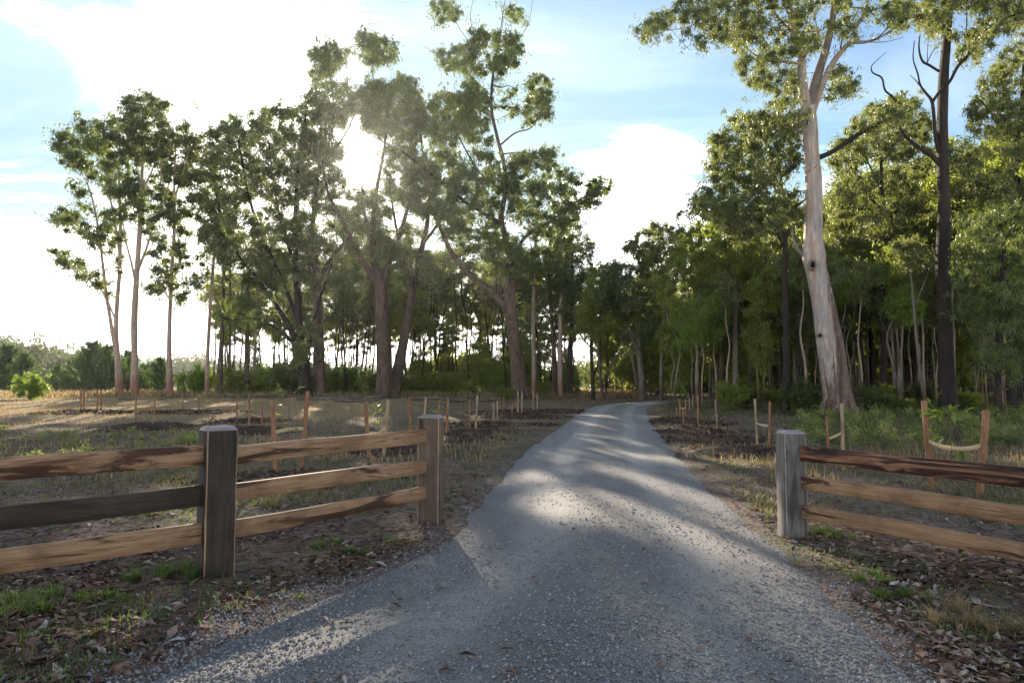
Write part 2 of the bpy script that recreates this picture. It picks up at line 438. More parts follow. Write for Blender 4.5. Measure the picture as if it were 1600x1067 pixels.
def wood_mat(name, a, b, dark, grain_axis=0, stain=0.4, rough=0.75, thr=0.52):
    m, nt, p = mat(name); h = NT(nt)
    o = h.obj()
    rnd = h.node('ShaderNodeObjectInfo')
    addv = h.node('ShaderNodeVectorMath', operation='ADD'); h.L(o, addv.inputs[0])
    cv = h.node('ShaderNodeCombineXYZ')
    h.L(h.math('MULTIPLY', rnd.outputs['Random'], 37.0), cv.inputs[0]); h.L(h.math('MULTIPLY', rnd.outputs['Random'], 11.0), cv.inputs[2])
    h.L(cv.outputs[0], addv.inputs[1]); v = addv.outputs[0]
    sc = [22, 22, 22]; sc[grain_axis] = 1.3
    g = h.noise(h.mapping(v, tuple(sc)), 1.6, 6, 0.65, 0.6)
    sc2 = [7, 7, 7]; sc2[grain_axis] = 0.8
    s2 = h.noise(h.mapping(v, tuple(sc2), (3, 1, 2)), 1.0, 5, 0.6, 1.2)
    blot = h.noise(v, 2.2, 3, 0.6, 0.5)
    c = h.mix(h.rng(g, 0.36, 0.64), a, b)
    sc3 = [55, 55, 55]; sc3[grain_axis] = 1.6
    g3 = h.noise(h.mapping(v, tuple(sc3), (1, 6, 2)), 1.3, 4, 0.7, 0.4)
    c = h.mix(h.rng(g3, 0.56, 0.66, 0, 0.75), c, tuple(x * 1.5 for x in dark))
    c = h.mix(h.math('MULTIPLY', h.rng(s2, thr, thr + 0.09), stain), c, dark)
    c = h.mix(h.rng(blot, 0.42, 0.68, 0, 0.55), c, tuple(x * 0.45 for x in a))
    c = h.mix(h.rng(g, 0.62, 0.70, 0, 0.6), c, dark)
    sk = [4.2, 4.2, 4.2]; sk[grain_axis] = 1.15
    kn = h.vor(h.mapping(v, tuple(sk), (5, 3, 7)), 1.0)
    c = h.mix(h.rng(h.math('ADD', kn, h.math('MULTIPLY', g, 0.25)), 0.15, 0.21, 0.9 * min(1, stain), 0.0), c, dark)
    h.put(p.inputs['Base Color'], c); p.inputs['Roughness'].default_value = rough
    p.inputs['Specular IOR Level'].default_value = 0.3
    h.bump(g, 0.5, 0.006, p)
    return m
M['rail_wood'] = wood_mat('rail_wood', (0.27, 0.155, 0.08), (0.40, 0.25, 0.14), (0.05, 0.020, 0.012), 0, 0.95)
M['arris'] = wood_mat('arris_highlight', (0.36, 0.22, 0.13), (0.48, 0.32, 0.20), (0.16, 0.09, 0.05), 2, 0.3)  # edge highlight of the posts, painted as lighter wood on the chamfers
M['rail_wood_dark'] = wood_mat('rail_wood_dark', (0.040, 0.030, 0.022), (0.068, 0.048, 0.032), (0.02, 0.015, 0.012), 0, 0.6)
M['rail_wood_red'] = wood_mat('rail_wood_red', (0.25, 0.11, 0.055), (0.36, 0.19, 0.10), (0.022, 0.009, 0.008), 0, 1.0, 0.75, 0.45)
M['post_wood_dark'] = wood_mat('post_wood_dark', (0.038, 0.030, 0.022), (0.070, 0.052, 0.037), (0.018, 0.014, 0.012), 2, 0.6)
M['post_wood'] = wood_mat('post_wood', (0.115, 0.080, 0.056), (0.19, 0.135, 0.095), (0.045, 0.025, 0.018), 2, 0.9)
M['post_wood_grey'] = wood_mat('post_wood_grey', (0.125, 0.112, 0.10), (0.21, 0.19, 0.17), (0.045, 0.038, 0.032), 2, 0.8)
M['post_cap'] = wood_mat('post_cap', (0.30, 0.27, 0.26), (0.40, 0.36, 0.34), (0.14, 0.11, 0.10), 0, 0.5)
M['stake_red'] = wood_mat('stake_red', (0.27, 0.13, 0.06), (0.40, 0.22, 0.115), (0.14, 0.05, 0.03), 2, 0.4)
M['stake_pale'] = wood_mat('stake_pale', (0.32, 0.22, 0.13), (0.46, 0.34, 0.22), (0.24, 0.16, 0.09), 2, 0.4)
def plain(name, c, rough=0.8, c2=None, sc=30):
    m, nt, p = mat(name); h = NT(nt)
    n = h.noise(h.obj(), sc, 4)
    h.put(p.inputs['Base Color'], h.mix(h.rng(n, 0.35, 0.65), c, c2 or tuple(x * 0.7 for x in c)))
    p.inputs['Roughness'].default_value = rough
    return m
M['hessian'] = plain('hessian_strap', (0.62, 0.47, 0.28), 0.9, (0.48, 0.35, 0.2), 120)
M['wire'] = plain('wire', (0.18, 0.17, 0.16), 0.5)

def ground_mat():
    m, nt, p = mat('soil_and_litter'); h = NT(nt)
    P = h.pos(); x = h.sepz(P, 'X'); y = h.sepz(P, 'Y')
    n_big = h.noise(P, 0.16, 4, 0.6, 0.6)
    n_mid = h.noise(P, 0.9, 5, 0.65, 0.6)
    n_fine = h.noise(P, 9.0, 6, 0.7)
    vfine = h.noise(P, 60.0, 4, 0.7)
    chips = h.vor(h.mapping(P, (1, 1, 0.3)), 26.0, 'Color')
    chipsv = h.sepz(chips, 'X')
    soil = h.mix(h.rng(n_mid, 0.35, 0.65), (0.29, 0.20, 0.15), (0.42, 0.325, 0.27))
    soil = h.mix(h.rng(n_fine, 0.44, 0.60, 0, 0.75), soil, (0.080, 0.055, 0.042))
    litter = h.mix(chipsv, (0.08, 0.045, 0.033), (0.36, 0.21, 0.14))
    c = h.mix(h.rng(n_mid, 0.46, 0.60, 0.0, 0.8), soil, litter)
    # green low growth
    g = h.rng(h.noise(P, 0.45, 5, 0.6, 0.4), 0.52, 0.62)
    g = h.math('MULTIPLY', g, h.rng(n_fine, 0.36, 0.56, 0.1, 0.85))
    c = h.mix(g, c, h.mix(h.rng(vfine, 0.35, 0.6), (0.07, 0.095, 0.03), (0.16, 0.19, 0.065)))
    # matted low growth covers most of the ground away from the gateway
    mt = h.rng(h.noise(h.mapping(P, (1, 0.6, 1)), 1.7, 6, 0.7, 0.5), 0.40, 0.60)
    far = h.math('MULTIPLY', h.rng(y, 8, 15), mt)
    c = h.mix(h.math('MULTIPLY', far, 0.8), c, h.mix(h.rng(n_fine, 0.35, 0.65), (0.075, 0.07, 0.038), (0.16, 0.15, 0.08)))
    # dried grass beyond, mostly on the open left side
    d = h.math('MULTIPLY', h.rng(y, 20, 36), h.rng(x, -4.0, -9.0, 0.15, 1.0))
    d = h.math('MULTIPLY', d, h.rng(n_mid, 0.30, 0.55, 0.45, 1.0))
    dry = h.mix(h.rng(n_fine, 0.35, 0.65), (0.42, 0.29, 0.15), (0.56, 0.41, 0.24))
    c = h.mix(d, c, dry)
    c = h.mix(h.rng(y, 70, 90, 0, 0.85), c, dry)
    c = h.mix(h.rng(vfine, 0.3, 0.7, 0.0, 0.35), c, (0.05, 0.04, 0.035))
    h.put(p.inputs['Base Color'], c)
    p.inputs['Roughness'].default_value = 0.95; p.inputs['Specular IOR Level'].default_value = 0.15
    hh = h.math('ADD', h.math('MULTIPLY', n_fine, 0.6), h.math('ADD', h.math('MULTIPLY', chipsv, 0.25), h.math('MULTIPLY', vfine, 0.25)))
    h.bump(hh, 1.0, 0.10, p)
    return m
def road_mat():
    m, nt, p = mat('crushed_gravel'); h = NT(nt)
    P = h.pos()
    n_mid = h.noise(P, 0.7, 5, 0.6, 0.6); n_f = h.noise(P, 7, 5, 0.65)
    st = h.sepz(h.vor(P, 55.0, 'Color'), 'X'); sd = h.vor(P, 55.0, 'Distance')
    st2 = h.sepz(h.vor(P, 120.0, 'Color'), 'Y'); vf = h.noise(P, 150, 3, 0.7)
    tr = h.noise(h.mapping(P, (1.6, 0.25, 1)), 0.9, 5, 0.65, 0.8)
    c = h.mix(h.rng(n_mid, 0.35, 0.65), (0.40, 0.380, 0.362), (0.52, 0.495, 0.47))
    c = h.mix(h.rng(tr, 0.42, 0.60, 0, 0.6), c, (0.29, 0.28, 0.275))
    c = h.mix(h.math('MULTIPLY', st, 0.5), c, (0.17, 0.165, 0.165))
    c = h.mix(h.rng(st, 0.80, 0.86, 0, 0.5), c, (0.44, 0.42, 0.41))
    c = h.mix(h.math('MULTIPLY', st2, 0.45), c, (0.40, 0.38, 0.36))
    c = h.mix(h.rng(n_f, 0.5, 0.75, 0, 0.45), c, (0.22, 0.18, 0.15))
    w = h.math('ADD', h.attr('w'), h.math('MULTIPLY', h.math('SUBTRACT', n_mid, 0.5), 0.22))
    track = h.rng(h.math('ABSOLUTE', h.math('SUBTRACT', w, 0.42)), 0.05, 0.20, 1.0, 0.0)
    c = h.mix(h.math('MULTIPLY', track, 0.75), c, (0.56, 0.52, 0.48))
    c = h.mix(h.rng(w, 0.68, 0.95, 0.0, 0.35), c, (0.22, 0.215, 0.22))
    c = h.mix(h.math('MULTIPLY', h.rng(w, 0.24, 0.05, 0, 0.6), h.rng(n_mid, 0.4, 0.6)), c, (0.24, 0.215, 0.20))
    h.put(p.inputs['Base Color'], c)
    p.inputs['Roughness'].default_value = 0.85; p.inputs['Specular IOR Level'].default_value = 0.3
    hh = h.math('ADD', h.math('MULTIPLY', h.rng(sd, 0, 0.5, 1, 0), 0.6), h.math('ADD', h.math('MULTIPLY', n_f, 0.8), h.math('MULTIPLY', vf, 0.3)))
    h.bump(hh, 1.0, 0.08, p)
    return m
M['ground'] = ground_mat()
M['road'] = road_mat()
def attr_mat(name, cols, rough=0.85):
    m, nt, p = mat(name); h = NT(nt)
    r = h.node('ShaderNodeValToRGB'); h.L(h.attr(), r.inputs[0])
    el = r.color_ramp.elements
    while len(el) < len(cols): el.new(0.5)
    for i, c in enumerate(cols):
        el[i].position = i / (len(cols) - 1); el[i].color = tuple(c) + (1,)
    n = h.noise(h.pos(), 40, 3)
    h.put(p.inputs['Base Color'], h.mix(h.rng(n, 0.3, 0.7, 0, 0.4), r.outputs[0], tuple(x * 0.4 for x in cols[0])))
    p.inputs['Roughness'].default_value = rough; p.inputs['Specular IOR Level'].default_value = 0.12
    return m
M['gravel'] = attr_mat('gravel_stone', [(0.20, 0.195, 0.195), (0.30, 0.292, 0.288), (0.40, 0.39, 0.38), (0.36, 0.31, 0.28), (0.50, 0.485, 0.47)])
M['litter'] = attr_mat('leaf_litter', [(0.07, 0.04, 0.03), (0.13, 0.075, 0.05), (0.22, 0.125, 0.085), (0.33, 0.20, 0.14), (0.40, 0.28, 0.21), (0.55, 0.47, 0.41)])
M['mulch'] = attr_mat('mulch_chips', [(0.05, 0.032, 0.024), (0.09, 0.055, 0.040), (0.17, 0.10, 0.07), (0.28, 0.18, 0.13)])
M['log'] = bark_mat('fallen_wood', (0.20, 0.16, 0.13), (0.13, 0.10, 0.08), (0.05, 0.04, 0.03), 0.7)

# ------------------------------------------------------------------ ground
def nonuni(lo, hi, near_lo, near_hi, step, grow):
    a = list(np.arange(near_lo, near_hi, step))
    s = step; x = a[-1]
    while x < hi: s *= grow; x += s; a.append(x)
    s = step; x = a[0]; b = []
    while x > lo: s *= grow; x -= s; b.append(x)
    return np.array(b[::-1] + a)
gx = nonuni(-900, 900, -6, 7, 0.09, 1.05)
gy = nonuni(-60, 1600, 2.2, 12, 0.08, 1.035)
GX, GY = np.meshgrid(gx, gy)
RD = road_dist(GX, GY)
GZ = ground_h(GX, GY, RD)
nx, ny = len(gx), len(gy)
ii = (np.arange(ny - 1)[:, None] * nx + np.arange(nx - 1)[None]).ravel()
mb = MB(); mb.add(np.stack([GX.ravel(), GY.ravel(), GZ.ravel()], 1), np.stack([ii, ii + 1, ii + nx + 1, ii + nx], 1))
tag(mb.build('ground', M['ground'], smooth=True), kind='structure')

# road: crowned strip whose ragged edges sink under the verges
mb = MB()
W = np.linspace(-1.16, 1.16, 53)
ys = catmull(RC, np.concatenate([np.linspace(0, 5, 260), np.linspace(5.05, len(RC) - 1, 200)]))
tan = np.gradient(ys[:, :2], axis=0); tan /= np.linalg.norm(tan, axis=1)[:, None]
nxr = np.stack([-tan[:, 1], tan[:, 0]], 1)     # (y, x) normal
yy = ys[:, 0][:, None] + nxr[:, 0][:, None] * W[None] * ys[:, 2][:, None]
xx = ys[:, 1][:, None] + nxr[:, 1][:, None] * W[None] * ys[:, 2][:, None]
edge = np.abs(W)[None] + 0.10 * fbm(xx * 1.3, yy * 1.3, 4)
zz_ = base_h(xx, yy) + 0.035 * (1 - np.clip(edge, 0, 1) ** 2) - 0.10 * sm(0.9, 1.16, edge) + 0.012 * fbm(xx * 3, yy * 3, 3)
trk = np.exp(-((np.abs(W)[None] - 0.42) / 0.13) ** 2)
zz_ -= 0.014 * trk
n1, n2 = xx.shape
ii = (np.arange(n1 - 1)[:, None] * n2 + np.arange(n2 - 1)[None]).ravel()
mb.add(np.stack([xx.ravel(), yy.ravel(), zz_.ravel()], 1), np.stack([ii, ii + 1, ii + n2 + 1, ii + n2], 1))
ro = mb.build('road', M['road'], smooth=True)
wa = ro.data.attributes.new('w', 'FLOAT', 'POINT'); wa.data.foreach_set('value', np.broadcast_to(np.abs(W)[None], xx.shape).astype('f').ravel())
tag(ro, kind='structure')
def road_h(x, y):
    return base_h(x, y) + 0.03

# ------------------------------------------------------------------ leaves
SV = np.array(SD)
GAPS = [  # patches of ground that the sun reaches through gaps in the canopy: x, y, rx, ry
    (1.17, -4.97, 0.42, 1.2),
    (1.0, 9.0, 0.85, 1.6), (2.1, 7.5, 0.95, 1.3), (3.0, 6.4, 0.6, 0.6), (0.6, 11.8, 0.5, 0.9), (3.4, 10.5, 0.7, 0.6),
    (-1.8, 4.0, 1.3, 0.9), (-3.6, 4.2, 0.8, 0.4), (2.4, 16.5, 1.7, 0.8), (7.0, 18.0, 2.6, 1.0), (-1.2, 18.5, 1.4, 0.8), (4.3, 7.2, 0.7, 0.4), (6.4, 12.8, 1.6, 0.5),
    (-5.5, 9.0, 1.2, 0.5), (-9, 17, 2.4, 0.8), (3.0, 22, 2.2, 0.9), (9, 24, 2.8, 1.2), (4.9, 15.2, 0.9, 0.5), (-14, 24, 4, 1.0), (-3.4, 13.2, 1.1, 0.4), (7.5, 9.6, 1.2, 0.35)]
def sun_cull(P):
    G = P[:, :2] - P[:, 2:3] * (SV[:2] / SV[2])[None]
    keep = np.ones(len(P), bool)
    w = 0.35 * fbm(G[:, 0] * 1.3, G[:, 1] * 0.6, 2)
    for (x, y, rx, ry) in GAPS:
        d = ((G[:, 0] - x) / rx) ** 2 + ((G[:, 1] - y) / (ry)) ** 2
        keep &= ~(d + w < 1.0)
    return keep

def leaves(mb, clumps, per, L, wd, rs, droop=0.55, flat=0.85, tufts=18, cull=False, spread=0.17):
    """clumps: (n,4) centre and radius; many small pointed leaves in tufts"""
    C = np.asarray(clumps, float)
    n = len(C)
    if n == 0: return
    per = int(per)
    k = np.repeat(np.arange(n), tufts)
    u = rs.normal(size=(len(k), 3)); u /= np.linalg.norm(u, axis=1)[:, None]
    u[:, 2] = u[:, 2] * 0.95 + 0.12
    rr = np.abs(rs.normal(size=len(k))) * 0.78
    T = C[k, :3] + u * (rr * C[k, 3])[:, None] * np.array([1, 1, flat])
    kk = rs.choice(len(T), n * per, p=(lambda q: q / q.sum())((0.35 + rs.random(len(T)) ** 1.5) * C[k, 3] ** 1.7))
    rad = C[k[kk], 3] * spread
    P = T[kk] + rs.normal(size=(len(kk), 3)) * rad[:, None] * np.array([1, 1, 1.0])
    if cull:
        kp = sun_cull(P); P = P[kp]; kk = kk[kp]
    N = len(P)
    d = rs.normal(size=(N, 3)); d[:, 2] -= droop * 1.6
    d /= np.linalg.norm(d, axis=1)[:, None]
    s = np.cross(d, rs.normal(size=(N, 3))); s /= np.linalg.norm(s, axis=1)[:, None] + 1e-9
    l = L * (0.6 + 0.8 * rs.random(N)); w = wd * (0.6 + 0.8 * rs.random(N))
    V = np.stack([P - s * w[:, None] * 0.5, P + s * w[:, None] * 0.5, P + d * l[:, None]], 1).reshape(-1, 3)
    tv = rs.random(len(T))
    val = np.clip(0.55 * rs.random(N) + 0.45 * tv[kk], 0, 1)
    mb.add(V, None, np.arange(3 * N).reshape(-1, 3), None, val)

def grow(mb, nodes, clumps, rs, rmin=0.016, rk=0.022, side=4):
    """twigs joining every clump to the nearest bit of branch"""
    N = [np.asarray(p[:3], float) for p in nodes]; RDs = [float(p[3]) for p in nodes]
    todo = [np.asarray(c, float) for c in clumps]
    if not todo: return np.zeros((0, 3))
    NA = np.array(N)
    dmin = [np.min(np.linalg.norm(NA - c[:3], axis=1)) for c in todo]
    for i in np.argsort(dmin):
        c = todo[i]; A = np.array(N)
        dv = c[:3] - A; d = np.linalg.norm(dv, axis=1)
        cost = d + 0.7 * np.maximum(0, -dv[:, 2]) * (d > 1e-3)
        j = int(np.argmin(cost)); p0 = A[j]; dist = d[j]
        if dist < 0.05: continue
        up = np.array([0, 0, 0.18 * dist]); jit = rs.normal(size=3) * 0.08 * dist
        p1 = p0 + (c[:3] - p0) * 0.35 + up * -0.2 + jit
        p2 = p0 + (c[:3] - p0) * 0.7 + up * 0.5 - jit * 0.5
        P = smooth_path([p0, p1, p2, c[:3]], 2)
        r0 = min(RDs[j] * 0.75, rmin + rk * dist + 0.01)
        rad = np.linspace(r0, rmin * 0.7, len(P))
        tube(mb, P, rad, side, cap=False)
        for q in range(1, len(P)):
            N.append(P[q]); RDs.append(rad[q])
        # a few twiglets inside the clump
        for _ in range(2):
            e = c[:3] + rs.normal(size=3) * c[3] * 0.55
            s0 = P[-3] if rs.random() < 0.5 else P[-1]
            tube(mb, np.array([s0, (s0 + e) / 2 + rs.normal(size=3) * 0.06 * c[3], e]), [rad[-1], rad[-1] * 0.7, rad[-1] * 0.4], 3, cap=False)
    return np.array(N)[len(nodes):]

def in_poly(x, y, poly):
    inside = False; n = len(poly); j = n - 1
    for i in range(n):
        xi, yi = poly[i]; xj, yj = poly[j]
        if (yi > y) != (yj > y) and x < (xj - xi) * (y - yi) / (yj - yi) + xi: inside = not inside
        j = i
    return inside
def fill(poly, n, rpx, rs, sep=0.75):
    xs = [p[0] for p in poly]; ys_ = [p[1] for p in poly]
    out = []; tries = 0
    while len(out) < n and tries < n * 60:
        tries += 1
        x = rs.uniform(min(xs), max(xs)); y = rs.uniform(min(ys_), max(ys_))
        if not in_poly(x, y, poly): continue
        r = rpx * (0.42 + 0.95 * rs.random() ** 1.4)
        if any((x - a) ** 2 + (y - b) ** 2 < (sep * r * (1 - 0.5 * tries / (n * 60))) ** 2 for a, b, _ in out): continue
        out.append((x, y, r))
    return out

def path3(pts, Y, rs, wf=0.385):
    """pixel polyline (px, py, width px[, dY]) at depth Y -> points and radii"""
    P = []; Rr = []; dy = 0
    for i, p in enumerate(pts):
        yy_ = Y + (p[3] if len(p) > 3 else 0)
        P.append(at(p[0], p[1], yy_)); Rr.append(p[2] * wf * yy_ / F)
    P = np.array(P); Rr = np.array(Rr)
    A = smooth_path(np.concatenate([P, Rr[:, None]], 1), 4)
    A[:, 3] = np.maximum(A[:, 3], 0.012)
    return A

def hero(label, Y, trunk, limbs, polys, D, bark, leaf, per=230, L=0.30, wd=0.11, name='gum_tree', seed=1, group=None, cull=True,
         sides=12, flute=0.10, droop=0.75, tufts=20, lean_depth=True, wf=0.385):
    rs = np.random.default_rng(seed)
    bx, by = trunk[0][0], trunk[0][1]
    b = at(bx, by, Y); b[2] = gh(b[0], b[1]) 
    t = thing(name, b, label, 'tree', group)
    # trunk
    A = path3(trunk, Y, rs, wf)
    shift = b[2] - A[0, 2]
    A[:, 2] += shift * np.clip(1 - (A[:, 2] - A[0, 2]) / 6.0, 0, 1)
    A0 = A.copy()
    # root flare, and the foot goes below ground
    foot = A[:1].copy(); foot[0, 2] -= 0.5; foot[0, 3] *= 1.35
    A[0, 3] *= 1.22
    A = np.concatenate([foot, A])
    mb = MB(); tube(mb, A[:, :3], A[:, 3], sides, 0.06, flute, seed)
    mb.build('trunk', M[bark], t, True, None).data.transform(__import__('mathutils').Matrix.Translation([-float(x) for x in b]))
    if A0[0, 3] > 0.55:          # spreading roots at the foot of the biggest trees
        for q in range(6):
            a_ = q * 1.05 + rs.uniform(-0.3, 0.3); d_ = np.array([math.cos(a_), math.sin(a_), 0]); r_ = A0[0, 3]; ln_ = r_ * rs.uniform(1.4, 2.1)
            Pr = smooth_path([[0, 0, r_ * 1.5] + d_ * r_ * 0.55, [0, 0, r_ * 0.45] + d_ * r_ * 1.05, [0, 0, 0.03] + d_ * ln_ * 0.8, [0, 0, -0.2] + d_ * ln_ * 1.1], 3)
            mr = MB(); tube(mr, Pr, np.linspace(r_ * 0.32, r_ * 0.08, len(Pr)), 7, 0.15, 0.08, q); mr.build('root', M[bark], t, True)
    nodes = [tuple(a) for a in A0[len(A0) // 3:]]
    for i, lm in enumerate(limbs):
        lb = bark
        if isinstance(lm[0], str): lb = lm[0]; lm = lm[1:]
        dz = rs.uniform(-1, 1) * D * 0.6 if lean_depth else 0
        n = len(lm)
        lm2 = [(p[0], p[1], p[2], (p[3] if len(p) > 3 else dz * (k / max(1, n - 1)) ** 1.2)) for k, p in enumerate(lm)]
        Bp = path3(lm2, Y, rs, wf)
        mb = MB(); tube(mb, Bp[:, :3], Bp[:, 3], max(6, sides - 4), 0.08, flute * 0.5, seed + i)
        o = mb.build('limb', M[lb], t, True); o.data.transform(__import__('mathutils').Matrix.Translation([-float(x) for x in b]))
        nodes += [tuple(a) for a in Bp]
    cl = []
    for (poly, n, rpx) in polys:
        cx = np.mean([p[0] for p in poly]); wx = max(p[0] for p in poly) - min(p[0] for p in poly)
        for (x, y, r) in fill(poly, int(n * 2.1), rpx * 0.86, rs):
            e = math.sqrt(max(0.05, 1 - min(1, abs(x - cx) / (0.55 * wx + 1)) ** 2))
            Yc = Y + rs.uniform(-1, 1) * D * e
            c = at(x, y, Yc); cl.append((c[0], c[1], c[2], r * Y / F))
    mb = MB(); tips = grow(mb, nodes, cl, rs)
    if mb.n:
        o = mb.build('twigs', M['twig'] if bark != 'bark_dark' else M['bark_dark'], t); o.data.transform(__import__('mathutils').Matrix.Translation([-float(x) for x in b]))
        o['kind'] = 'stuff'
    mb = MB(); leaves(mb, cl, per * 0.52, L * 0.74, wd * 0.84, rs, droop, cull=cull, tufts=tufts)
    if len(tips):                 # loose sprays hanging along the twigs between the clumps
        k_ = rs.choice(len(tips), min(len(tips), int(len(cl) * 2.5)), replace=False)
        sp = np.concatenate([tips[k_] + rs.normal(size=(len(k_), 3)) * 0.15 - [0, 0, 0.12], (0.010 * Y * rs.uniform(0.5, 1.2, len(k_)))[:, None]], 1)
        leaves(mb, sp, 26, L * 0.74, wd * 0.84, rs, droop + 0.4, cull=cull, tufts=6, spread=0.35)
    if mb.n:
        o = mb.build('crown', M[leaf], t); o.data.transform(__import__('mathutils').Matrix.Translation([-float(x) for x in b]))
    return t

# ------------------------------------------------------------------ trees one can tell apart
# left group at the edge of the open field
hero('tall twin-stemmed pale gum, the leftmost of the big trees by the open field', 60,
     [(187, 622, 17), (184, 570, 12), (181, 520, 9), (183, 470, 8), (187, 420, 7), (188, 350, 5.5), (186, 280, 4), (187, 225, 2.5)],
     [[(183, 560, 9), (174, 510, 7), (166, 460, 6), (160, 410, 5), (152, 350, 4), (141, 300, 3), (125, 265, 2)],
      [(187, 400, 5), (178, 340, 4), (166, 280, 3), (160, 230, 2)],
      [(188, 360, 4), (198, 300, 3), (200, 240, 2)],
      [(180, 500, 3.5), (160, 455, 2.8), (130, 432, 2.2), (95, 408, 1.6)],
      [(166, 400, 3.5), (140, 370, 2.5), (108, 350, 2), (82, 340, 1.5)],
      [(178, 528, 2), (160, 502, 1.2), (140, 475, 1.0), (118, 460, 0.8)]],
     [([(76, 247), (92, 215), (125, 192), (162, 188), (200, 192), (208, 250), (200, 300), (172, 310), (150, 290), (115, 270)], 34, 15),
      ([(100, 285), (135, 300), (165, 330), (196, 320), (200, 380), (190, 430), (172, 395), (150, 345), (110, 310)], 14, 12),
      ([(66, 335), (95, 325), (130, 342), (160, 370), (158, 384), (130, 378), (90, 352)], 10, 11),
      ([(66, 392), (92, 382), (120, 400), (160, 436), (176, 462), (150, 450), (105, 418)], 11, 10)],
     3.5, 'bark_pale', 'gum_leaf', per=330, L=0.34, wd=0.13, seed=21, droop=0.5)
hero('tall straight pale gum with the highest crown of the left group, second from the left', 59,
     [(210, 622, 17), (210, 560, 12), (210, 500, 12), (213, 440, 10), (217, 380, 9), (221, 320, 7), (222, 250, 5), (222, 180, 3)],
     [[(212, 445, 5), (205, 410, 4), (196, 375, 3), (192, 345, 2)], [(214, 425, 6), (228, 390, 4.5), (241, 350, 3), (262, 300, 2), (264, 240, 1.5)],
      [(221, 300, 4), (240, 260, 3), (250, 215, 2)], [(221, 290, 3), (208, 240, 2.5), (204, 190, 2)]],
     [([(190, 165), (202, 146), (236, 146), (264, 165), (258, 200), (262, 240), (240, 262), (205, 250), (192, 205)], 30, 14),
      ([(200, 262), (232, 270), (262, 262), (262, 310), (240, 330), (230, 370), (216, 352), (200, 345), (193, 300)], 18, 12)],
     3.0, 'bark_pale', 'gum_leaf', per=330, L=0.34, wd=0.13, seed=22)
hero('slimmer pale gum with a dark hanging crown, third big tree from the left', 58,
     [(265, 621, 15), (264, 560, 10), (265, 500, 8), (268, 430, 7), (272, 360, 6), (272, 300, 4.5), (274, 230, 3)],
     [[(266, 470, 3.5), (250, 445, 3), (238, 425, 2)], [(269, 440, 4), (285, 400, 3), (292, 360, 2)],
      [(271, 330, 4), (255, 290, 3), (250, 255, 2)], [(272, 310, 4), (288, 265, 3), (296, 220, 2)], [(270, 490, 2), (277, 470, 1.4), (290, 452, 1)]],
     [([(256, 202), (288, 195), (312, 225), (318, 248), (300, 290), (262, 290), (250, 250)], 22, 13),
      ([(240, 300), (300, 292), (308, 340), (290, 385), (296, 430), (286, 470), (255, 475), (228, 450), (240, 412), (232, 360)], 26, 12)],
     3.0, 'bark_pale', 'gum_leaf', per=330, L=0.33, wd=0.13, seed=23)
hero('slender pinkish gum leaning slightly right behind the bright green shrub', 60,
     [(323, 614, 9), (325, 540, 7), (330, 460, 6), (334, 400, 5), (336, 320, 3)], [[(330, 470, 2.5), (318, 455, 2), (310, 440, 1.4)], [(334, 400, 3), (318, 380, 2), (305, 370, 1.5)]],
     [([(298, 395), (318, 375), (330, 400), (325, 440), (304, 450)], 8, 9), ([(310, 300), (350, 290), (356, 350), (340, 390), (315, 360)], 12, 13)], 2, 'bark_pale', 'gum_leaf', per=240, seed=24)
hero('brown slender gum just right of the pinkish leaning one', 60,
     [(344, 616, 9), (346, 560, 7), (348, 500, 6), (349, 430, 5), (348, 350, 3)], [[(348, 440, 3), (358, 400, 2), (366, 370, 1.5)]],
     [([(330, 340), (365, 330), (372, 400), (350, 420), (332, 390)], 12, 12)], 2, 'bark_brown', 'gum_leaf', per=240, seed=25)
hero('thin dark straight sapling-like gum beside the brown slender one', 61,
     [(358, 617, 6), (359, 540, 5), (360, 470, 4), (359, 390, 3)], [], [([(345, 380), (375, 370), (380, 430), (352, 440)], 8, 12)], 2, 'bark_brown', 'gum_leaf', per=240, seed=26)
hero('pinkish brown gum standing just left of the fan-shaped tree', 61,
     [(385, 613, 11), (386, 540, 9), (388, 470, 7), (388, 400, 5)], [], [([(370, 370), (410, 360), (420, 430), (385, 450)], 10, 13)], 2, 'bark_brown', 'gum_leaf', per=240, seed=27)
hero('orange-barked thin gum against the pinkish brown one', 63,
     [(398, 610, 8), (398, 560, 6), (400, 500, 5), (402, 420, 4)], [[(399, 540, 3), (394, 520, 2), (390, 505, 1.5)]], [([(385, 500), (402, 490), (405, 560), (392, 580)], 6, 7), ([(390, 400), (420, 390), (425, 450), (395, 450)], 8, 12)], 2, 'bark_pale', 'gum_leaf', per=200, seed=28)

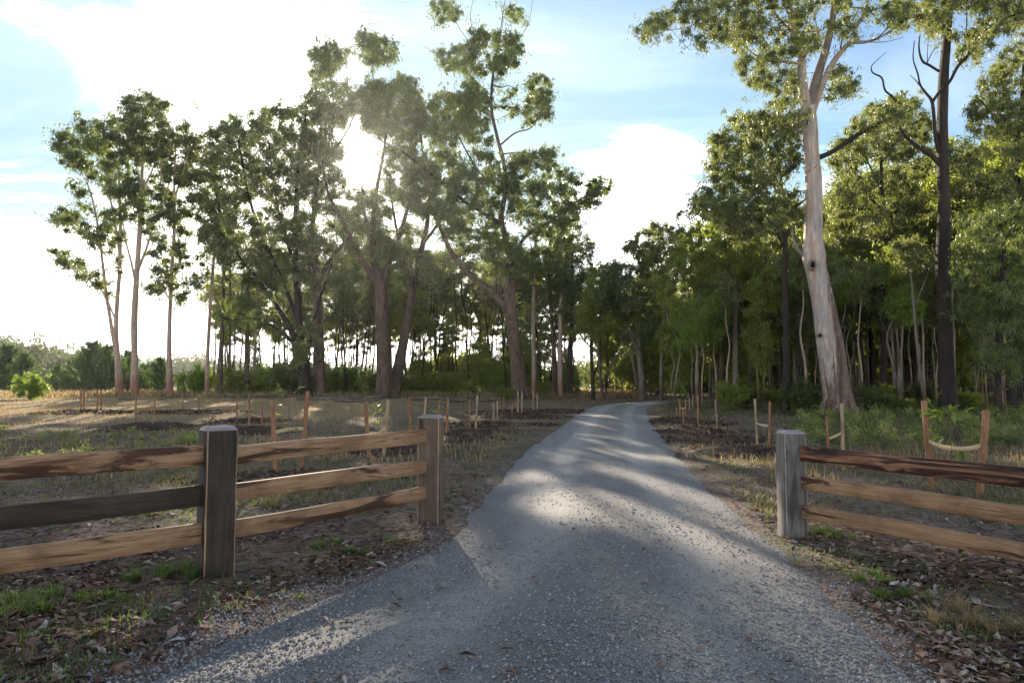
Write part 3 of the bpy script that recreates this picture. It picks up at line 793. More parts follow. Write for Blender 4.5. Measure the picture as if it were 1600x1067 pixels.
# the big fan-shaped tree with its ivy-dark trunk, and its neighbour
hero('large dark gum whose limbs fan out far to the left from a low leafy fork', 57,
     [(474, 626, 27), (475, 580, 23), (470, 545, 20), (467, 500, 14), (463, 440, 12), (461, 370, 10), (463, 300, 7), (470, 230, 5), (478, 180, 3)],
     [[(471, 553, 14), (452, 510, 11), (428, 472, 9), (398, 432, 7), (368, 392, 6), (346, 340, 5), (334, 280, 3)],
      [(467, 505, 10), (444, 445, 8), (420, 392, 7), (396, 332, 6), (382, 275, 4), (372, 215, 3)],
      [(460, 538, 8), (430, 512, 6.5), (395, 497, 5), (360, 500, 3.5), (336, 490, 2)],
      [(475, 560, 9), (486, 530, 8), (494, 490, 7), (505, 450, 5), (520, 410, 3)],
      [(463, 420, 6), (440, 350, 5), (428, 290, 4), (420, 220, 3)],
      [(470, 590, 5), (458, 574, 3), (442, 566, 2)]],
     [([(300, 216), (325, 206), (362, 180), (400, 172), (444, 169), (478, 165), (495, 230), (485, 300), (440, 320), (400, 300), (360, 310), (320, 290), (300, 250)], 74, 19),
      ([(305, 300), (350, 300), (400, 310), (440, 330), (480, 330), (490, 400), (455, 440), (420, 460), (385, 440), (350, 420), (315, 380)], 52, 18),
      ([(335, 470), (380, 462), (430, 480), (455, 520), (410, 520), (360, 512)], 14, 13),
      ([(455, 540), (480, 500), (505, 520), (500, 580), (470, 590)], 12, 10)],
     5.5, 'bark_dark', 'gum_leaf', per=420, L=0.32, wd=0.12, seed=31)
hero('large grey-brown gum standing close on the right of the fan-shaped tree', 58,
     [(500, 622, 25), (499, 560, 21), (498, 500, 18), (496, 445, 16), (491, 390, 11), (489, 340, 9), (497, 270, 6), (503, 200, 4)],
     [[(497, 445, 11), (518, 402, 9), (544, 372, 7), (560, 335, 5), (566, 290, 3)], [(495, 440, 9), (480, 398, 7), (468, 345, 5), (465, 290, 3)],
      [(500, 265, 4), (520, 200, 3), (520, 150, 2.4), (512, 100, 1.6)], [(500, 270, 4), (545, 200, 3), (560, 150, 2)]],
     [([(477, 142), (500, 132), (543, 130), (552, 170), (540, 200), (500, 205), (480, 190)], 22, 16),
      ([(484, 78), (505, 68), (528, 64), (550, 75), (540, 95), (515, 112), (500, 128), (482, 122)], 13, 12),
      ([(490, 210), (530, 205), (540, 300), (530, 340), (490, 330), (470, 300)], 26, 17),
      ([(470, 340), (520, 350), (560, 330), (590, 380), (560, 440), (500, 450), (460, 420)], 26, 17)],
     5.0, 'bark_brown', 'gum_leaf', per=420, L=0.32, wd=0.12, seed=32)
hero('massive dark gum forking at half height below the sun, left stem of the leaning pair', 55,
     [(601, 625, 36), (600, 580, 30), (598, 520, 27), (595, 470, 25), (593, 440, 20), (584, 405, 15), (583, 360, 11), (588, 300, 8), (600, 235, 5), (606, 170, 3)],
     [[(594, 448, 14), (571, 415, 12), (549, 376, 10), (530, 335, 7), (512, 300, 5), (503, 250, 3)],
      [(594, 452, 13), (610, 405, 11), (627, 360, 9), (640, 310, 7), (648, 255, 4), (650, 200, 3)],
      [(586, 380, 6), (568, 330, 5), (560, 300, 3), (556, 296, 2)],
      [(604, 180, 3), (590, 140, 2.5), (582, 115, 2), (584, 70, 1.4)], [(640, 300, 4), (650, 200, 3), (640, 150, 2)]],
     [([(552, 60), (572, 44), (585, 50), (596, 54), (620, 70), (618, 88), (600, 103), (578, 100), (556, 80)], 15, 12),
      ([(560, 135), (600, 128), (640, 140), (665, 158), (668, 200), (650, 222), (610, 215), (585, 205), (560, 190), (540, 170)], 42, 17),
      ([(612, 130), (630, 116), (652, 118), (650, 148), (632, 146)], 7, 10),
      ([(600, 230), (660, 225), (690, 290), (670, 340), (620, 330), (600, 290)], 30, 17),
      ([(540, 300), (590, 305), (640, 340), (650, 400), (600, 420), (560, 395), (535, 350)], 30, 17)],
     5.0, 'bark_brown', 'gum_leaf', per=420, L=0.31, wd=0.12, seed=33, sides=16)
hero('big gum leaning right out of the foot of the massive forked one', 56,
     [(614, 622, 27), (622, 575, 22), (633, 520, 18), (642, 465, 16), (650, 425, 13), (660, 385, 11), (668, 345, 9), (668, 290, 6), (660, 235, 4), (655, 190, 3)],
     [[(645, 450, 8), (630, 400, 6), (618, 350, 5), (610, 300, 3)], [(662, 380, 7), (690, 340, 5), (705, 290, 4), (712, 240, 3)]],
     [([(664, 162), (700, 146), (736, 150), (735, 210), (700, 230), (668, 215)], 26, 16),
      ([(668, 240), (720, 232), (740, 300), (735, 370), (700, 380), (672, 330)], 30, 16),
      ([(610, 400), (660, 380), (700, 400), (690, 440), (640, 450), (612, 430)], 16, 15)],
     5.0, 'bark_brown', 'gum_leaf', per=400, L=0.31, wd=0.12, seed=34, sides=14)
hero('tallest central gum with a thick curving left limb and a bare-twigged top against the sky', 54,
     [(813, 627, 38), (809, 580, 30), (803, 530, 25), (797, 480, 22), (797, 435, 19), (797, 405, 15), (790, 372, 12), (783, 340, 11), (791, 292, 9), (786, 250, 8), (777, 215, 7), (768, 170, 6), (770, 120, 5), (777, 80, 3), (784, 35, 1.8), (790, -5, 1.0)],
     [[(797, 488, 16), (768, 456, 14), (737, 432, 12), (707, 397, 10), (688, 355, 8), (672, 320, 6), (660, 285, 4)],
      [(783, 350, 9), (755, 333, 8), (725, 314, 7), (695, 288, 6), (668, 268, 5), (640, 245, 4), (605, 225, 3), (580, 212, 2)],
      [(797, 425, 8), (815, 378, 7), (838, 358, 5), (862, 345, 4), (892, 322, 3), (935, 292, 2)],
      [(783, 226, 4), (805, 208, 3), (832, 198, 2.5), (850, 160, 2)],
      [(775, 110, 2.5), (750, 70, 1.6), (735, 30, 1.1), (742, -10, 0.8)], [(775, 105, 2.4), (805, 70, 1.6), (826, 35, 1.1), (833, -5, 0.7)],
      [(767, 150, 2), (730, 115, 1.3), (695, 92, 1.0), (662, 72, 0.8)], [(735, 70, 1.4), (715, 40, 1.2), (700, 15, 1)], [(782, 60, 1.2), (786, 30, 1), (781, 0, .8)],
      [(795, 470, 6), (780, 430, 5), (765, 380, 4), (760, 350, 3)], [(788, 300, 5), (750, 270, 4), (720, 220, 3), (700, 180, 2)]],
     [([(682, 80), (705, 72), (735, 66), (752, 44), (768, 52), (790, 44), (812, 56), (816, 85), (800, 105), (775, 118), (735, 116), (692, 108)], 32, 14),
      ([(673, 6), (694, 0), (716, 15), (712, 36), (688, 34)], 8, 9), ([(790, 18), (808, 8), (816, 25), (804, 36)], 4, 8),
      ([(828, 120), (850, 116), (865, 140), (862, 172), (845, 195), (822, 192), (815, 165), (826, 150)], 15, 11),
      ([(785, 135), (810, 140), (810, 185), (788, 180)], 5, 9),
      ([(730, 120), (765, 140), (760, 185), (770, 220), (740, 225), (720, 190), (715, 150)], 16, 14),
      ([(735, 230), (775, 235), (790, 300), (770, 340), (740, 320)], 16, 14),
      ([(795, 240), (857, 235), (881, 262), (906, 285), (905, 340), (870, 375), (830, 370), (800, 330), (790, 280)], 40, 16),
      ([(905, 300), (925, 282), (955, 284), (945, 310), (925, 322), (905, 325)], 9, 10),
      ([(740, 350), (790, 370), (840, 380), (840, 420), (790, 430), (745, 400)], 18, 15)],
     5.0, 'bark_brown', 'gum_leaf', per=400, L=0.30, wd=0.115, seed=35, sides=16)
hero('tall thin gum right of the central giant, its crown ending the left-hand clump', 60,
     [(868, 626, 12), (866, 560, 10), (862, 500, 8), (858, 440, 7), (860, 380, 5), (868, 320, 3)], [[(860, 450, 4), (880, 410, 3), (905, 390, 2)], [(859, 430, 3), (838, 400, 2), (828, 380, 1.5)]],
     [([(850, 380), (905, 350), (930, 385), (922, 430), (900, 445), (860, 430)], 24, 14), ([(850, 440), (910, 450), (900, 500), (860, 490)], 12, 13)], 3.5, 'bark_brown', 'gum_leaf', per=300, seed=36)
hero('pair-forming dark gum at the left edge of the track bend', 59,
     [(892, 628, 13), (890, 570, 11), (893, 510, 9), (895, 450, 7), (893, 400, 4)], [[(891, 520, 5), (905, 490, 4), (915, 465, 2)]],
     [([(870, 430), (925, 425), (932, 480), (905, 520), (875, 500)], 20, 13)], 3, 'bark_dark', 'gum_leaf', per=300, seed=37)
hero('reddish straight gum between the central giant and the track bend', 58,
     [(876, 626, 11), (875, 560, 10), (876, 500, 8), (878, 430, 6), (880, 380, 4)], [], [([(850, 400), (890, 395), (900, 440), (862, 450)], 9, 12)], 3, 'bark_pale', 'gum_leaf', per=260, seed=38)
hero('orange-brown gum just right of the central giant', 60,
     [(834, 622, 11), (834, 560, 9), (833, 500, 8), (835, 430, 6), (838, 370, 4)], [], [([(815, 390), (860, 385), (865, 440), (820, 450)], 11, 13)], 3, 'bark_pale', 'gum_leaf', per=260, seed=39)

# around the far end of the track
hero('forked dark gum at the far end of the track, right of the gap of sky', 53,
     [(927, 632, 10), (926, 590, 8), (924, 550, 7), (926, 500, 5), (928, 450, 3)], [[(926, 590, 5), (934, 570, 4), (938, 540, 3), (942, 500, 2)], [(924, 545, 3), (912, 530, 2), (905, 520, 1.5)]],
     [([(908, 450), (930, 420), (950, 412), (956, 480), (940, 520), (912, 530), (900, 500)], 24, 12)], 3, 'bark_dark', 'bright_leaf', per=300, seed=41)
hero('slim brown gum bending at its foot where the track turns', 52,
     [(943, 633, 7), (938, 590, 6), (936, 540, 5.5), (938, 490, 4), (940, 440, 3)], [], [([(930, 430), (962, 410), (975, 450), (960, 500), (935, 490)], 14, 12)], 3, 'bark_brown', 'gum_leaf', per=280, seed=42)
hero('grey twin-trunked gum right of the track bend', 52,
     [(1004, 629, 15), (1001, 580, 12), (998, 540, 10), (1000, 490, 8), (1002, 440, 5)], [[(999, 560, 7), (988, 530, 6), (978, 490, 5), (968, 450, 3)], [(995, 600, 6), (990, 570, 5), (988, 545, 4)]],
     [([(955, 412), (1000, 404), (1040, 425), (1035, 500), (1010, 545), (975, 530), (955, 480)], 36, 14)], 4, 'bark_grey', 'gum_leaf', per=320, seed=43)
hero('straight silvery-trunked gum with a domed crown above the track bend', 50,
     [(1033, 626, 8.5), (1034, 560, 7.5), (1036, 500, 7), (1036, 440, 6), (1032, 400, 4), (1028, 370, 3)], [[(1036, 430, 4), (1052, 400, 3), (1062, 375, 2)], [(1034, 420, 3.5), (1010, 395, 2.5), (990, 385, 1.6)]],
     [([(976, 392), (988, 372), (1010, 354), (1040, 346), (1066, 356), (1078, 378), (1060, 395), (1020, 400), (990, 398)], 22, 11),
      ([(1000, 405), (1055, 402), (1060, 440), (1030, 455), (1005, 440)], 14, 12)], 3, 'bark_grey', 'gum_leaf_near', per=330, L=0.27, wd=0.10, seed=44)
hero('feathery lime-green wattle glowing in front of the dark trunks right of the track', 42,
     [(1090, 632, 5), (1090, 580, 4), (1090, 530, 3.5), (1092, 480, 2.5)], [[(1090, 560, 2), (1110, 520, 1.6), (1122, 490, 1)], [(1090, 550, 2), (1072, 520, 1.5), (1060, 500, 1)]],
     [([(1046, 520), (1062, 490), (1085, 462), (1110, 452), (1135, 480), (1130, 520), (1105, 545), (1070, 545)], 26, 12)], 2, 'bark_grey', 'lime_leaf', per=330, L=0.2, wd=0.06, seed=45, name='wattle_tree', droop=0.1)
hero('yellow-green crowned gum with a pale brown trunk ahead of the forest edge', 44,
     [(1149, 628, 11), (1149, 560, 10), (1149, 500, 9.5), (1148, 440, 8), (1145, 400, 6), (1140, 360, 4)], [[(1148, 450, 5), (1130, 410, 4), (1100, 385, 3), (1070, 375, 2)], [(1148, 445, 5), (1165, 400, 4), (1175, 360, 2.5)]],
     [([(1048, 420), (1060, 380), (1090, 350), (1120, 330), (1160, 340), (1185, 380), (1180, 440), (1140, 450), (1100, 440), (1065, 450)], 54, 13)], 4, 'bark_grey', 'bright_leaf', per=360, L=0.26, wd=0.09, seed=46)
hero('reddish brown double trunk standing left of the pale brown one at the forest edge', 46,
     [(1127, 628, 15), (1127, 570, 12), (1126, 510, 10), (1130, 450, 7), (1132, 400, 4)], [[(1124, 600, 7), (1119, 560, 6), (1118, 500, 5), (1112, 440, 3)]],
     [([(1085, 440), (1140, 420), (1160, 470), (1120, 500), (1080, 490)], 16, 14)], 3, 'bark_brown', 'gum_leaf', per=300, seed=47)
hero('thin dark trunk leaning right between the pale brown gum and the straight black one', 40,
     [(1165, 634, 11), (1172, 590, 8), (1180, 545, 7), (1188, 500, 6), (1194, 455, 5), (1196, 400, 3)], [], [([(1170, 440), (1205, 420), (1215, 480), (1180, 490)], 10, 12), ([(1160, 520), (1200, 500), (1215, 560), (1180, 590)], 14, 11)], 3, 'bark_dark', 'bright_leaf', per=280, L=0.22, wd=0.08, seed=48)
hero('straight black-barked gum left of the great white gum', 35,
     [(1228, 645, 16), (1229, 600, 14), (1228, 540, 13), (1227, 480, 11.5), (1226, 420, 10.5), (1227, 370, 9), (1230, 340, 7), (1222, 290, 5), (1215, 240, 4), (1212, 200, 2)],
     [[(1228, 350, 6), (1240, 325, 5), (1258, 312, 3.5), (1262, 290, 2)], [(1227, 390, 5), (1205, 350, 4), (1170, 310, 3), (1130, 280, 2), (1110, 260, 1.2)],
      [(1226, 320, 4), (1190, 260, 3), (1160, 220, 2)], [(1227, 410, 4), (1238, 380, 3), (1250, 360, 2)]],
     [([(1038, 332), (1075, 318), (1100, 290), (1140, 290), (1180, 320), (1190, 370), (1150, 375), (1120, 345), (1080, 340)], 26, 16),
      ([(1108, 280), (1114, 210), (1135, 188), (1175, 172), (1215, 160), (1250, 175), (1252, 240), (1225, 290), (1180, 300), (1140, 290)], 56, 16),
      ([(1180, 300), (1250, 290), (1250, 340), (1215, 360), (1185, 350)], 16, 14)],
     4.5, 'bark_dark', 'gum_leaf_near', per=380, L=0.22, wd=0.075, seed=49)

# right-hand side
WG = hero('great white gum with bare pale trunk, hollow knot and shaggy bark at its foot', 32,
     [(1310, 655, 56), (1308, 625, 50), (1303, 585, 47), (1297, 545, 46), (1290, 500, 42), (1282, 455, 38), (1274, 418, 37), (1271, 398, 42), (1270, 375, 34), (1271, 330, 31), (1271, 280, 29), (1267, 235, 28), (1265, 200, 29), (1262, 168, 28)],
     [[(1261, 172, 18), (1254, 130, 17), (1251, 80, 15), (1240, 35, 14), (1226, -8, 12), (1216, -60, 9), (1220, -110, 5)],
      ['bark_grey', (1264, 172, 20), (1274, 130, 17), (1288, 85, 15), (1299, 40, 13), (1306, -10, 10), (1312, -70, 6)],
      [(1268, 178, 15), (1280, 145, 12.5), (1294, 112, 11.5), (1312, 84, 10), (1330, 67, 9), (1352, 66, 5.5), (1378, 57, 4), (1412, 35, 3), (1440, 18, 2)],
      [(1330, 66, 8), (1338, 45, 6), (1350, 20, 5), (1360, -10, 4), (1362, -50, 2)],
      ['bark_dark', (1281, 246, 10), (1303, 236, 8.5), (1338, 212, 8), (1375, 192, 7), (1405, 179, 5), (1430, 170, 3)],
      [(1257, 168, 8), (1245, 152, 6), (1234, 138, 4), (1226, 125, 2.5)], [(1251, 100, 6), (1222, 96, 5), (1190, 93, 3.4), (1150, 62, 2.4), (1100, 38, 2), (1060, 46, 1.6), (1005, 48, 1)],
      ['bark_grey', (1262, 402, 12), (1252, 396, 8), (1244, 384, 5), (1238, 360, 2.5), (1240, 335, 1.2)], [(1290, 90, 4), (1280, 60, 3), (1272, 20, 2)],
      [(1352, 66, 2.4), (1380, 66, 1.5), (1400, 62, 1), (1412, 58, .6)], [(1246, 60, 5), (1210, 20, 4), (1180, -30, 3), (1150, -60, 2)]],
     [([(989, 52), (1000, 36), (1026, 24), (1060, 4), (1100, -30), (1160, -80), (1180, -10), (1150, 60), (1096, 76), (1055, 34), (1012, 62)], 40, 16),
      ([(1150, 20), (1190, -60), (1245, -110), (1262, -40), (1250, 40), (1242, 100), (1250, 160), (1199, 165), (1172, 137), (1148, 92)], 52, 16),
      ([(1262, -80), (1340, -120), (1440, -70), (1440, 0), (1412, 44), (1372, 52), (1340, 20), (1300, 0)], 40, 16),
      ([(1235, 0), (1300, -30), (1335, 20), (1300, 60), (1245, 90)], 14, 13), ([(1235, 165), (1262, 175), (1258, 205), (1235, 215), (1222, 190)], 5, 8), ([(1300, 30), (1335, 35), (1345, 58), (1318, 62)], 5, 10), ([(1292, 125), (1312, 108), (1340, 110), (1343, 135), (1318, 152), (1290, 158)], 9, 11),
      ([(1330, 195), (1390, 160), (1430, 150), (1440, 175), (1400, 190), (1350, 215)], 10, 13)],
     3.8, 'bark_white', 'gum_leaf_near', per=430, L=0.19, wd=0.06, name='white_gum_tree', seed=51, sides=28, flute=0.07, droop=0.7, wf=0.42)
hero('tall almost black gum at the right with crooked dead limbs high up', 33,
     [(1483, 658, 38), (1481, 610, 31), (1478, 540, 28), (1476, 460, 26), (1474, 400, 25), (1476, 320, 22), (1474, 250, 20), (1473, 190, 19), (1475, 120, 18), (1480, 60, 15), (1484, 10, 13), (1488, -50, 10), (1490, -110, 7)],
     [[(1472, 262, 10), (1456, 243, 9), (1438, 232, 8), (1413, 211, 6.5), (1404, 188, 6), (1406, 172, 5), (1396, 153, 4.5), (1383, 141, 4), (1378, 122, 3.5), (1364, 114, 3), (1362, 104, 2), (1373, 92, 1.3), (1385, 82, 0.8)],
      [(1467, 238, 8), (1461, 208, 7.5), (1457, 162, 6.5), (1447, 146, 5), (1438, 133, 4), (1434, 115, 3.2), (1427, 92, 2.5), (1429, 64, 1.5)], [(1438, 135, 2.4), (1430, 125, 1.8), (1422, 118, 1.2)],
      [(1457, 160, 6), (1468, 144, 6), (1484, 128, 6), (1497, 104, 6), (1517, 82, 6), (1536, 50, 5.5), (1565, 31, 4.5), (1600, 19, 3.5), (1640, 10, 2)],
      [(1468, 112, 5), (1452, 102, 5), (1441, 95, 4.6), (1436, 75, 3.4), (1438, 53, 2)], [(1448, 100, 2), (1458, 80, 1.5), (1466, 70, 1)], [(1449, 98, 1.6), (1450, 70, 1), (1454, 45, .7)],
      [(1486, 14, 6), (1500, 6, 4), (1515, -2, 3), (1545, -30, 2)], [(1500, 98, 3.4), (1508, 70, 2.6), (1511, 30, 1.8), (1510, 0, 1.2)], [(1538, 48, 3), (1543, 25, 2), (1543, 0, 1.2)]],
     [([(1395, 10), (1420, -40), (1500, -100), (1560, -60), (1545, 0), (1500, 15), (1470, 30), (1440, 38), (1410, 30)], 54, 15),
      ([(1520, -10), (1600, -40), (1660, -20), (1660, 30), (1600, 34), (1570, 55), (1530, 40)], 40, 14), ([(1488, 50), (1545, 40), (1550, 75), (1520, 110), (1490, 100)], 14, 9), ([(1440, 15), (1475, 20), (1476, 58), (1450, 60)], 8, 9)],
     3.5, 'bark_dark', 'gum_leaf_near', per=360, L=0.19, wd=0.06, seed=52, sides=20, flute=0.13)
hero('dark straight gum behind and between the white gum and the black one', 42,
     [(1381, 642, 15), (1381, 580, 13), (1382, 500, 12), (1382, 420, 11), (1380, 350, 9), (1378, 290, 7), (1376, 230, 4)],
     [[(1380, 330, 5), (1350, 300, 4), (1325, 285, 2.5)], [(1381, 360, 5), (1400, 330, 4), (1430, 290, 2.5)], [(1378, 300, 4), (1355, 250, 3), (1340, 215, 2)], [(1381, 370, 4), (1345, 350, 3), (1320, 345, 2)]],
     [([(1296, 270), (1310, 215), (1345, 175), (1385, 152), (1430, 152), (1455, 190), (1450, 240), (1400, 250), (1360, 250), (1320, 290)], 56, 16),
      ([(1300, 290), (1350, 270), (1440, 255), (1450, 330), (1400, 370), (1340, 370), (1300, 340)], 42, 17)],
     4.5, 'bark_dark', 'gum_leaf_near', per=380, L=0.24, wd=0.085, seed=53)
hero('broad gum filling the top right corner behind the black trunk', 38,
     [(1580, 655, 22), (1582, 560, 19), (1584, 460, 17), (1586, 360, 15), (1590, 260, 12), (1596, 180, 9), (1600, 100, 6)],
     [[(1588, 330, 8), (1555, 300, 6), (1520, 285, 4), (1495, 280, 2)], [(1592, 220, 7), (1560, 190, 5), (1535, 160, 3)], [(1590, 280, 7), (1620, 240, 5), (1650, 200, 4)]],
     [([(1520, 140), (1545, 100), (1580, 60), (1620, 40), (1700, 40), (1700, 200), (1620, 230), (1560, 225), (1515, 200)], 84, 17),
      ([(1490, 250), (1550, 220), (1620, 230), (1700, 220), (1700, 340), (1600, 340), (1540, 320), (1500, 310)], 44, 18)],
     4.5, 'bark_dark', 'gum_leaf_near', per=400, L=0.21, wd=0.07, seed=54)
hero('dark weeping sheoak-like tree drooping at the right edge above the red-brown stake', 30,
     [(1562, 668, 14), (1560, 600, 12), (1562, 520, 11), (1566, 440, 9), (1570, 370, 6)],
     [[(1561, 540, 5), (1535, 500, 4), (1510, 480, 3), (1495, 490, 1.5)], [(1562, 500, 5), (1590, 460, 4), (1620, 440, 3)], [(1561, 590, 4), (1535, 570, 3), (1515, 575, 2)], [(1565, 440, 4), (1540, 400, 3), (1515, 390, 2)]],
     [([(1498, 330), (1560, 320), (1660, 320), (1660, 430), (1580, 440), (1520, 430), (1498, 390)], 40, 17),
      ([(1500, 440), (1560, 440), (1660, 440), (1660, 600), (1590, 590), (1540, 580), (1505, 560)], 50, 16)],
     3.0, 'bark_dark', 'dark_leaf', per=430, L=0.20, wd=0.045, name='sheoak_tree', seed=55, droop=0.9)
hero('small round-headed young gum glowing yellow-green before the dark forest', 36,
     [(1410, 642, 5), (1408, 580, 4), (1410, 520, 4), (1412, 470, 3)], [], [([(1385, 480), (1392, 450), (1412, 442), (1435, 455), (1438, 485), (1420, 500), (1395, 498)], 16, 9)], 1.2, 'bark_grey', 'lime_leaf', per=260, L=0.18, wd=0.08, seed=56)
hero('crooked pale sapling leaning beside the black gum', 34,
     [(1448, 650, 6), (1440, 600, 5), (1433, 540, 5), (1428, 480, 4.5), (1422, 420, 4), (1412, 370, 3)], [[(1428, 480, 2.5), (1445, 440, 2), (1455, 410, 1.2)]], [([(1395, 380), (1440, 370), (1450, 410), (1410, 420)], 12, 12)], 2, 'bark_grey', 'gum_leaf_near', per=260, L=0.2, wd=0.07, seed=57)
# ------------------------------------------------------------------ repeated forest trees
def make_variant(name, h, r0, lo, cr, ncl, clr, bark, leaf, per, L, wd, seed, bend=0.6, droop=0.5, forks=3, flat=0.65, shape='gum'):
    rs = np.random.default_rng(seed)
    t = thing(name, (0, 0, 0), None, 'tree')
    k = 7
    P = np.zeros((k, 3)); P[:, 2] = np.linspace(-0.4, h * 0.93, k)
    P[2:, :2] += np.cumsum(rs.normal(size=(k - 2, 2)) * bend * 0.3, 0)
    A = smooth_path(np.concatenate([P, np.linspace(r0, r0 * 0.22, k)[:, None]], 1), 3)
    A[0, 3] *= 1.4; A[1, 3] *= 1.2
    mb = MB(); tube(mb, A[:, :3], A[:, 3], 8, 0.08, 0.08, seed)
    nodes = [tuple(a) for a in A[int(len(A) * max(0.15, lo * 0.8)):]]
    for i in range(forks):
        j = int(len(A) * rs.uniform(max(0.2, lo * 0.75), 0.8)); a = A[j]
        ang = rs.random() * 6.28; ln = rs.uniform(0.5, 1.0) * cr
        d = np.array([math.cos(ang), math.sin(ang), 0])
        Q = smooth_path([a[:3], a[:3] + d * ln * 0.4 + [0, 0, ln * 0.35], a[:3] + d * ln * 0.8 + [0, 0, ln * 1.1]], 3)
        rr = np.linspace(a[3] * 0.6, 0.03, len(Q)); tube(mb, Q, rr, 6, 0.05)
        nodes += [(*q, r) for q, r in zip(Q, rr)]
    cl = []; tr = 0
    zc = h * (lo + 1) / 2; zr = h * (1 - lo) / 2
    ax = A[-1, :2]
    while len(cl) < ncl and tr < ncl * 40:
        tr += 1
        u = rs.normal(size=3); u /= np.linalg.norm(u); q = rs.random() ** 0.4
        z = zc + u[2] * q * zr
        wf = 1.0 if shape == 'gum' else 1 - 0.35 * (z - h * lo) / (h * (1 - lo))
        if shape == 'gum': wf = 0.55 + 0.6 * ((z - h * lo) / (h * (1 - lo)))
        j = int(np.clip(z / h * (len(A) - 1), 0, len(A) - 1))
        c = np.array([A[j, 0] + u[0] * q * cr * wf, A[j, 1] + u[1] * q * cr * wf, z])
        r = clr * (0.5 + 0.95 * rs.random() ** 1.3)
        if any(np.linalg.norm(c - b_[:3]) < 0.75 * r for b_ in cl): continue
        cl.append(np.array([*c, r]))
    grow(mb, nodes, cl, rs, side=4)
    mb.build('trunk', M[bark], t, True)
    mb = MB(); leaves(mb, cl, per, L, wd, rs, droop, flat=flat)
    mb.build('crown', M[leaf], t)
    t['_h'] = h
    return t
VAR = {}
def variant(key, *a, **k): VAR[key] = [make_variant(*a, **k), False]
variant('tall1', 'gum_tree', 20, 0.17, 0.56, 2.6, 20, 1.05, 'bark_dark', 'bright_leaf', 260, 0.36, 0.14, 101)
variant('tall2', 'gum_tree', 21, 0.15, 0.50, 2.1, 18, 0.9, 'bark_dark', 'gum_leaf', 250, 0.36, 0.14, 102, forks=2)
variant('tall3', 'gum_tree', 19, 0.17, 0.52, 2.8, 20, 1.0, 'bark_brown', 'bright_leaf', 260, 0.36, 0.14, 103, bend=0.9)
variant('tall4', 'gum_tree', 22, 0.2, 0.48, 3.0, 32, 1.1, 'bark_grey', 'bright_leaf', 310, 0.36, 0.14, 104)
variant('full1', 'gum_tree', 17, 0.20, 0.42, 3.2, 44, 1.0, 'bark_dark', 'bright_leaf', 300, 0.30, 0.11, 105)
variant('full2', 'gum_tree', 15, 0.16, 0.36, 3.0, 48, 1.0, 'bark_grey', 'bright_leaf', 320, 0.30, 0.11, 106)
variant('full3', 'gum_tree', 16, 0.18, 0.38, 3.1, 54, 1.0, 'bark_dark', 'gum_leaf_near', 300, 0.30, 0.11, 107)
variant('under1', 'understorey_tree', 7, 0.08, 0.15, 2.0, 34, 0.8, 'bark_dark', 'bright_leaf', 300, 0.24, 0.09, 108, shape='cone')
variant('under2', 'understorey_tree', 6, 0.07, 0.22, 1.9, 30, 0.75, 'bark_grey', 'bright_leaf', 300, 0.22, 0.08, 109, shape='cone')
variant('pole1', 'thin_gum', 9, 0.075, 0.72, 1.1, 9, 0.6, 'bark_pale', 'gum_leaf_near', 200, 0.22, 0.08, 110, bend=0.5, forks=0)
variant('pole2', 'thin_gum', 8, 0.06, 0.66, 1.0, 8, 0.6, 'bark_grey', 'bright_leaf', 200, 0.22, 0.08, 111, bend=0.8, forks=1)
variant('slim', 'thin_gum', 13, 0.085, 0.70, 1.4, 10, 0.8, 'bark_dark', 'gum_leaf', 200, 0.30, 0.12, 112, bend=0.7, forks=1)
def make_shrub(name, h, w, n, clr, leaf, per, L, wd, seed, droop=0.1):
    rs = np.random.default_rng(seed); t = thing(name, (0, 0, 0), None, 'shrub')
    mb = MB(); nodes = []
    for i in range(6):
        a = rs.random() * 6.28; d = np.array([math.cos(a), math.sin(a), 0]) * w * 0.5
        Q = smooth_path([[0, 0, -0.1], d * 0.4 + [0, 0, h * 0.35], d + [0, 0, h * rs.uniform(0.6, 0.85)]], 3)
        tube(mb, Q, np.linspace(0.05, 0.015, len(Q)), 5); nodes += [(*q, 0.03) for q in Q]
    cl = []
    for i in range(n):
        u = rs.normal(size=3); u /= np.linalg.norm(u); q = rs.random() ** 0.4
        cl.append([u[0] * q * w, u[1] * q * w, h * 0.5 + u[2] * q * h * 0.45, clr * rs.uniform(0.6, 1.2)])
    grow(mb, nodes, cl, rs, 0.008, 0.012, 4)
    mb.build('stem', M['twig'], t); mb = MB(); leaves(mb, cl, per, L, wd, rs, droop, 0.9); mb.build('foliage', M[leaf], t)
    return t
VAR['shrub1'] = [make_shrub('leafy_shrub', 2.2, 1.3, 26, 0.45, 'lime_leaf', 200, 0.20, 0.09, 121), False]
VAR['shrub2'] = [make_shrub('leafy_shrub', 1.8, 1.2, 24, 0.42, 'bright_leaf', 200, 0.18, 0.08, 122), False]
VAR['shrub3'] = [make_shrub('leafy_shrub', 2.4, 1.5, 30, 0.5, 'dark_leaf', 220, 0.2, 0.08, 123), False]
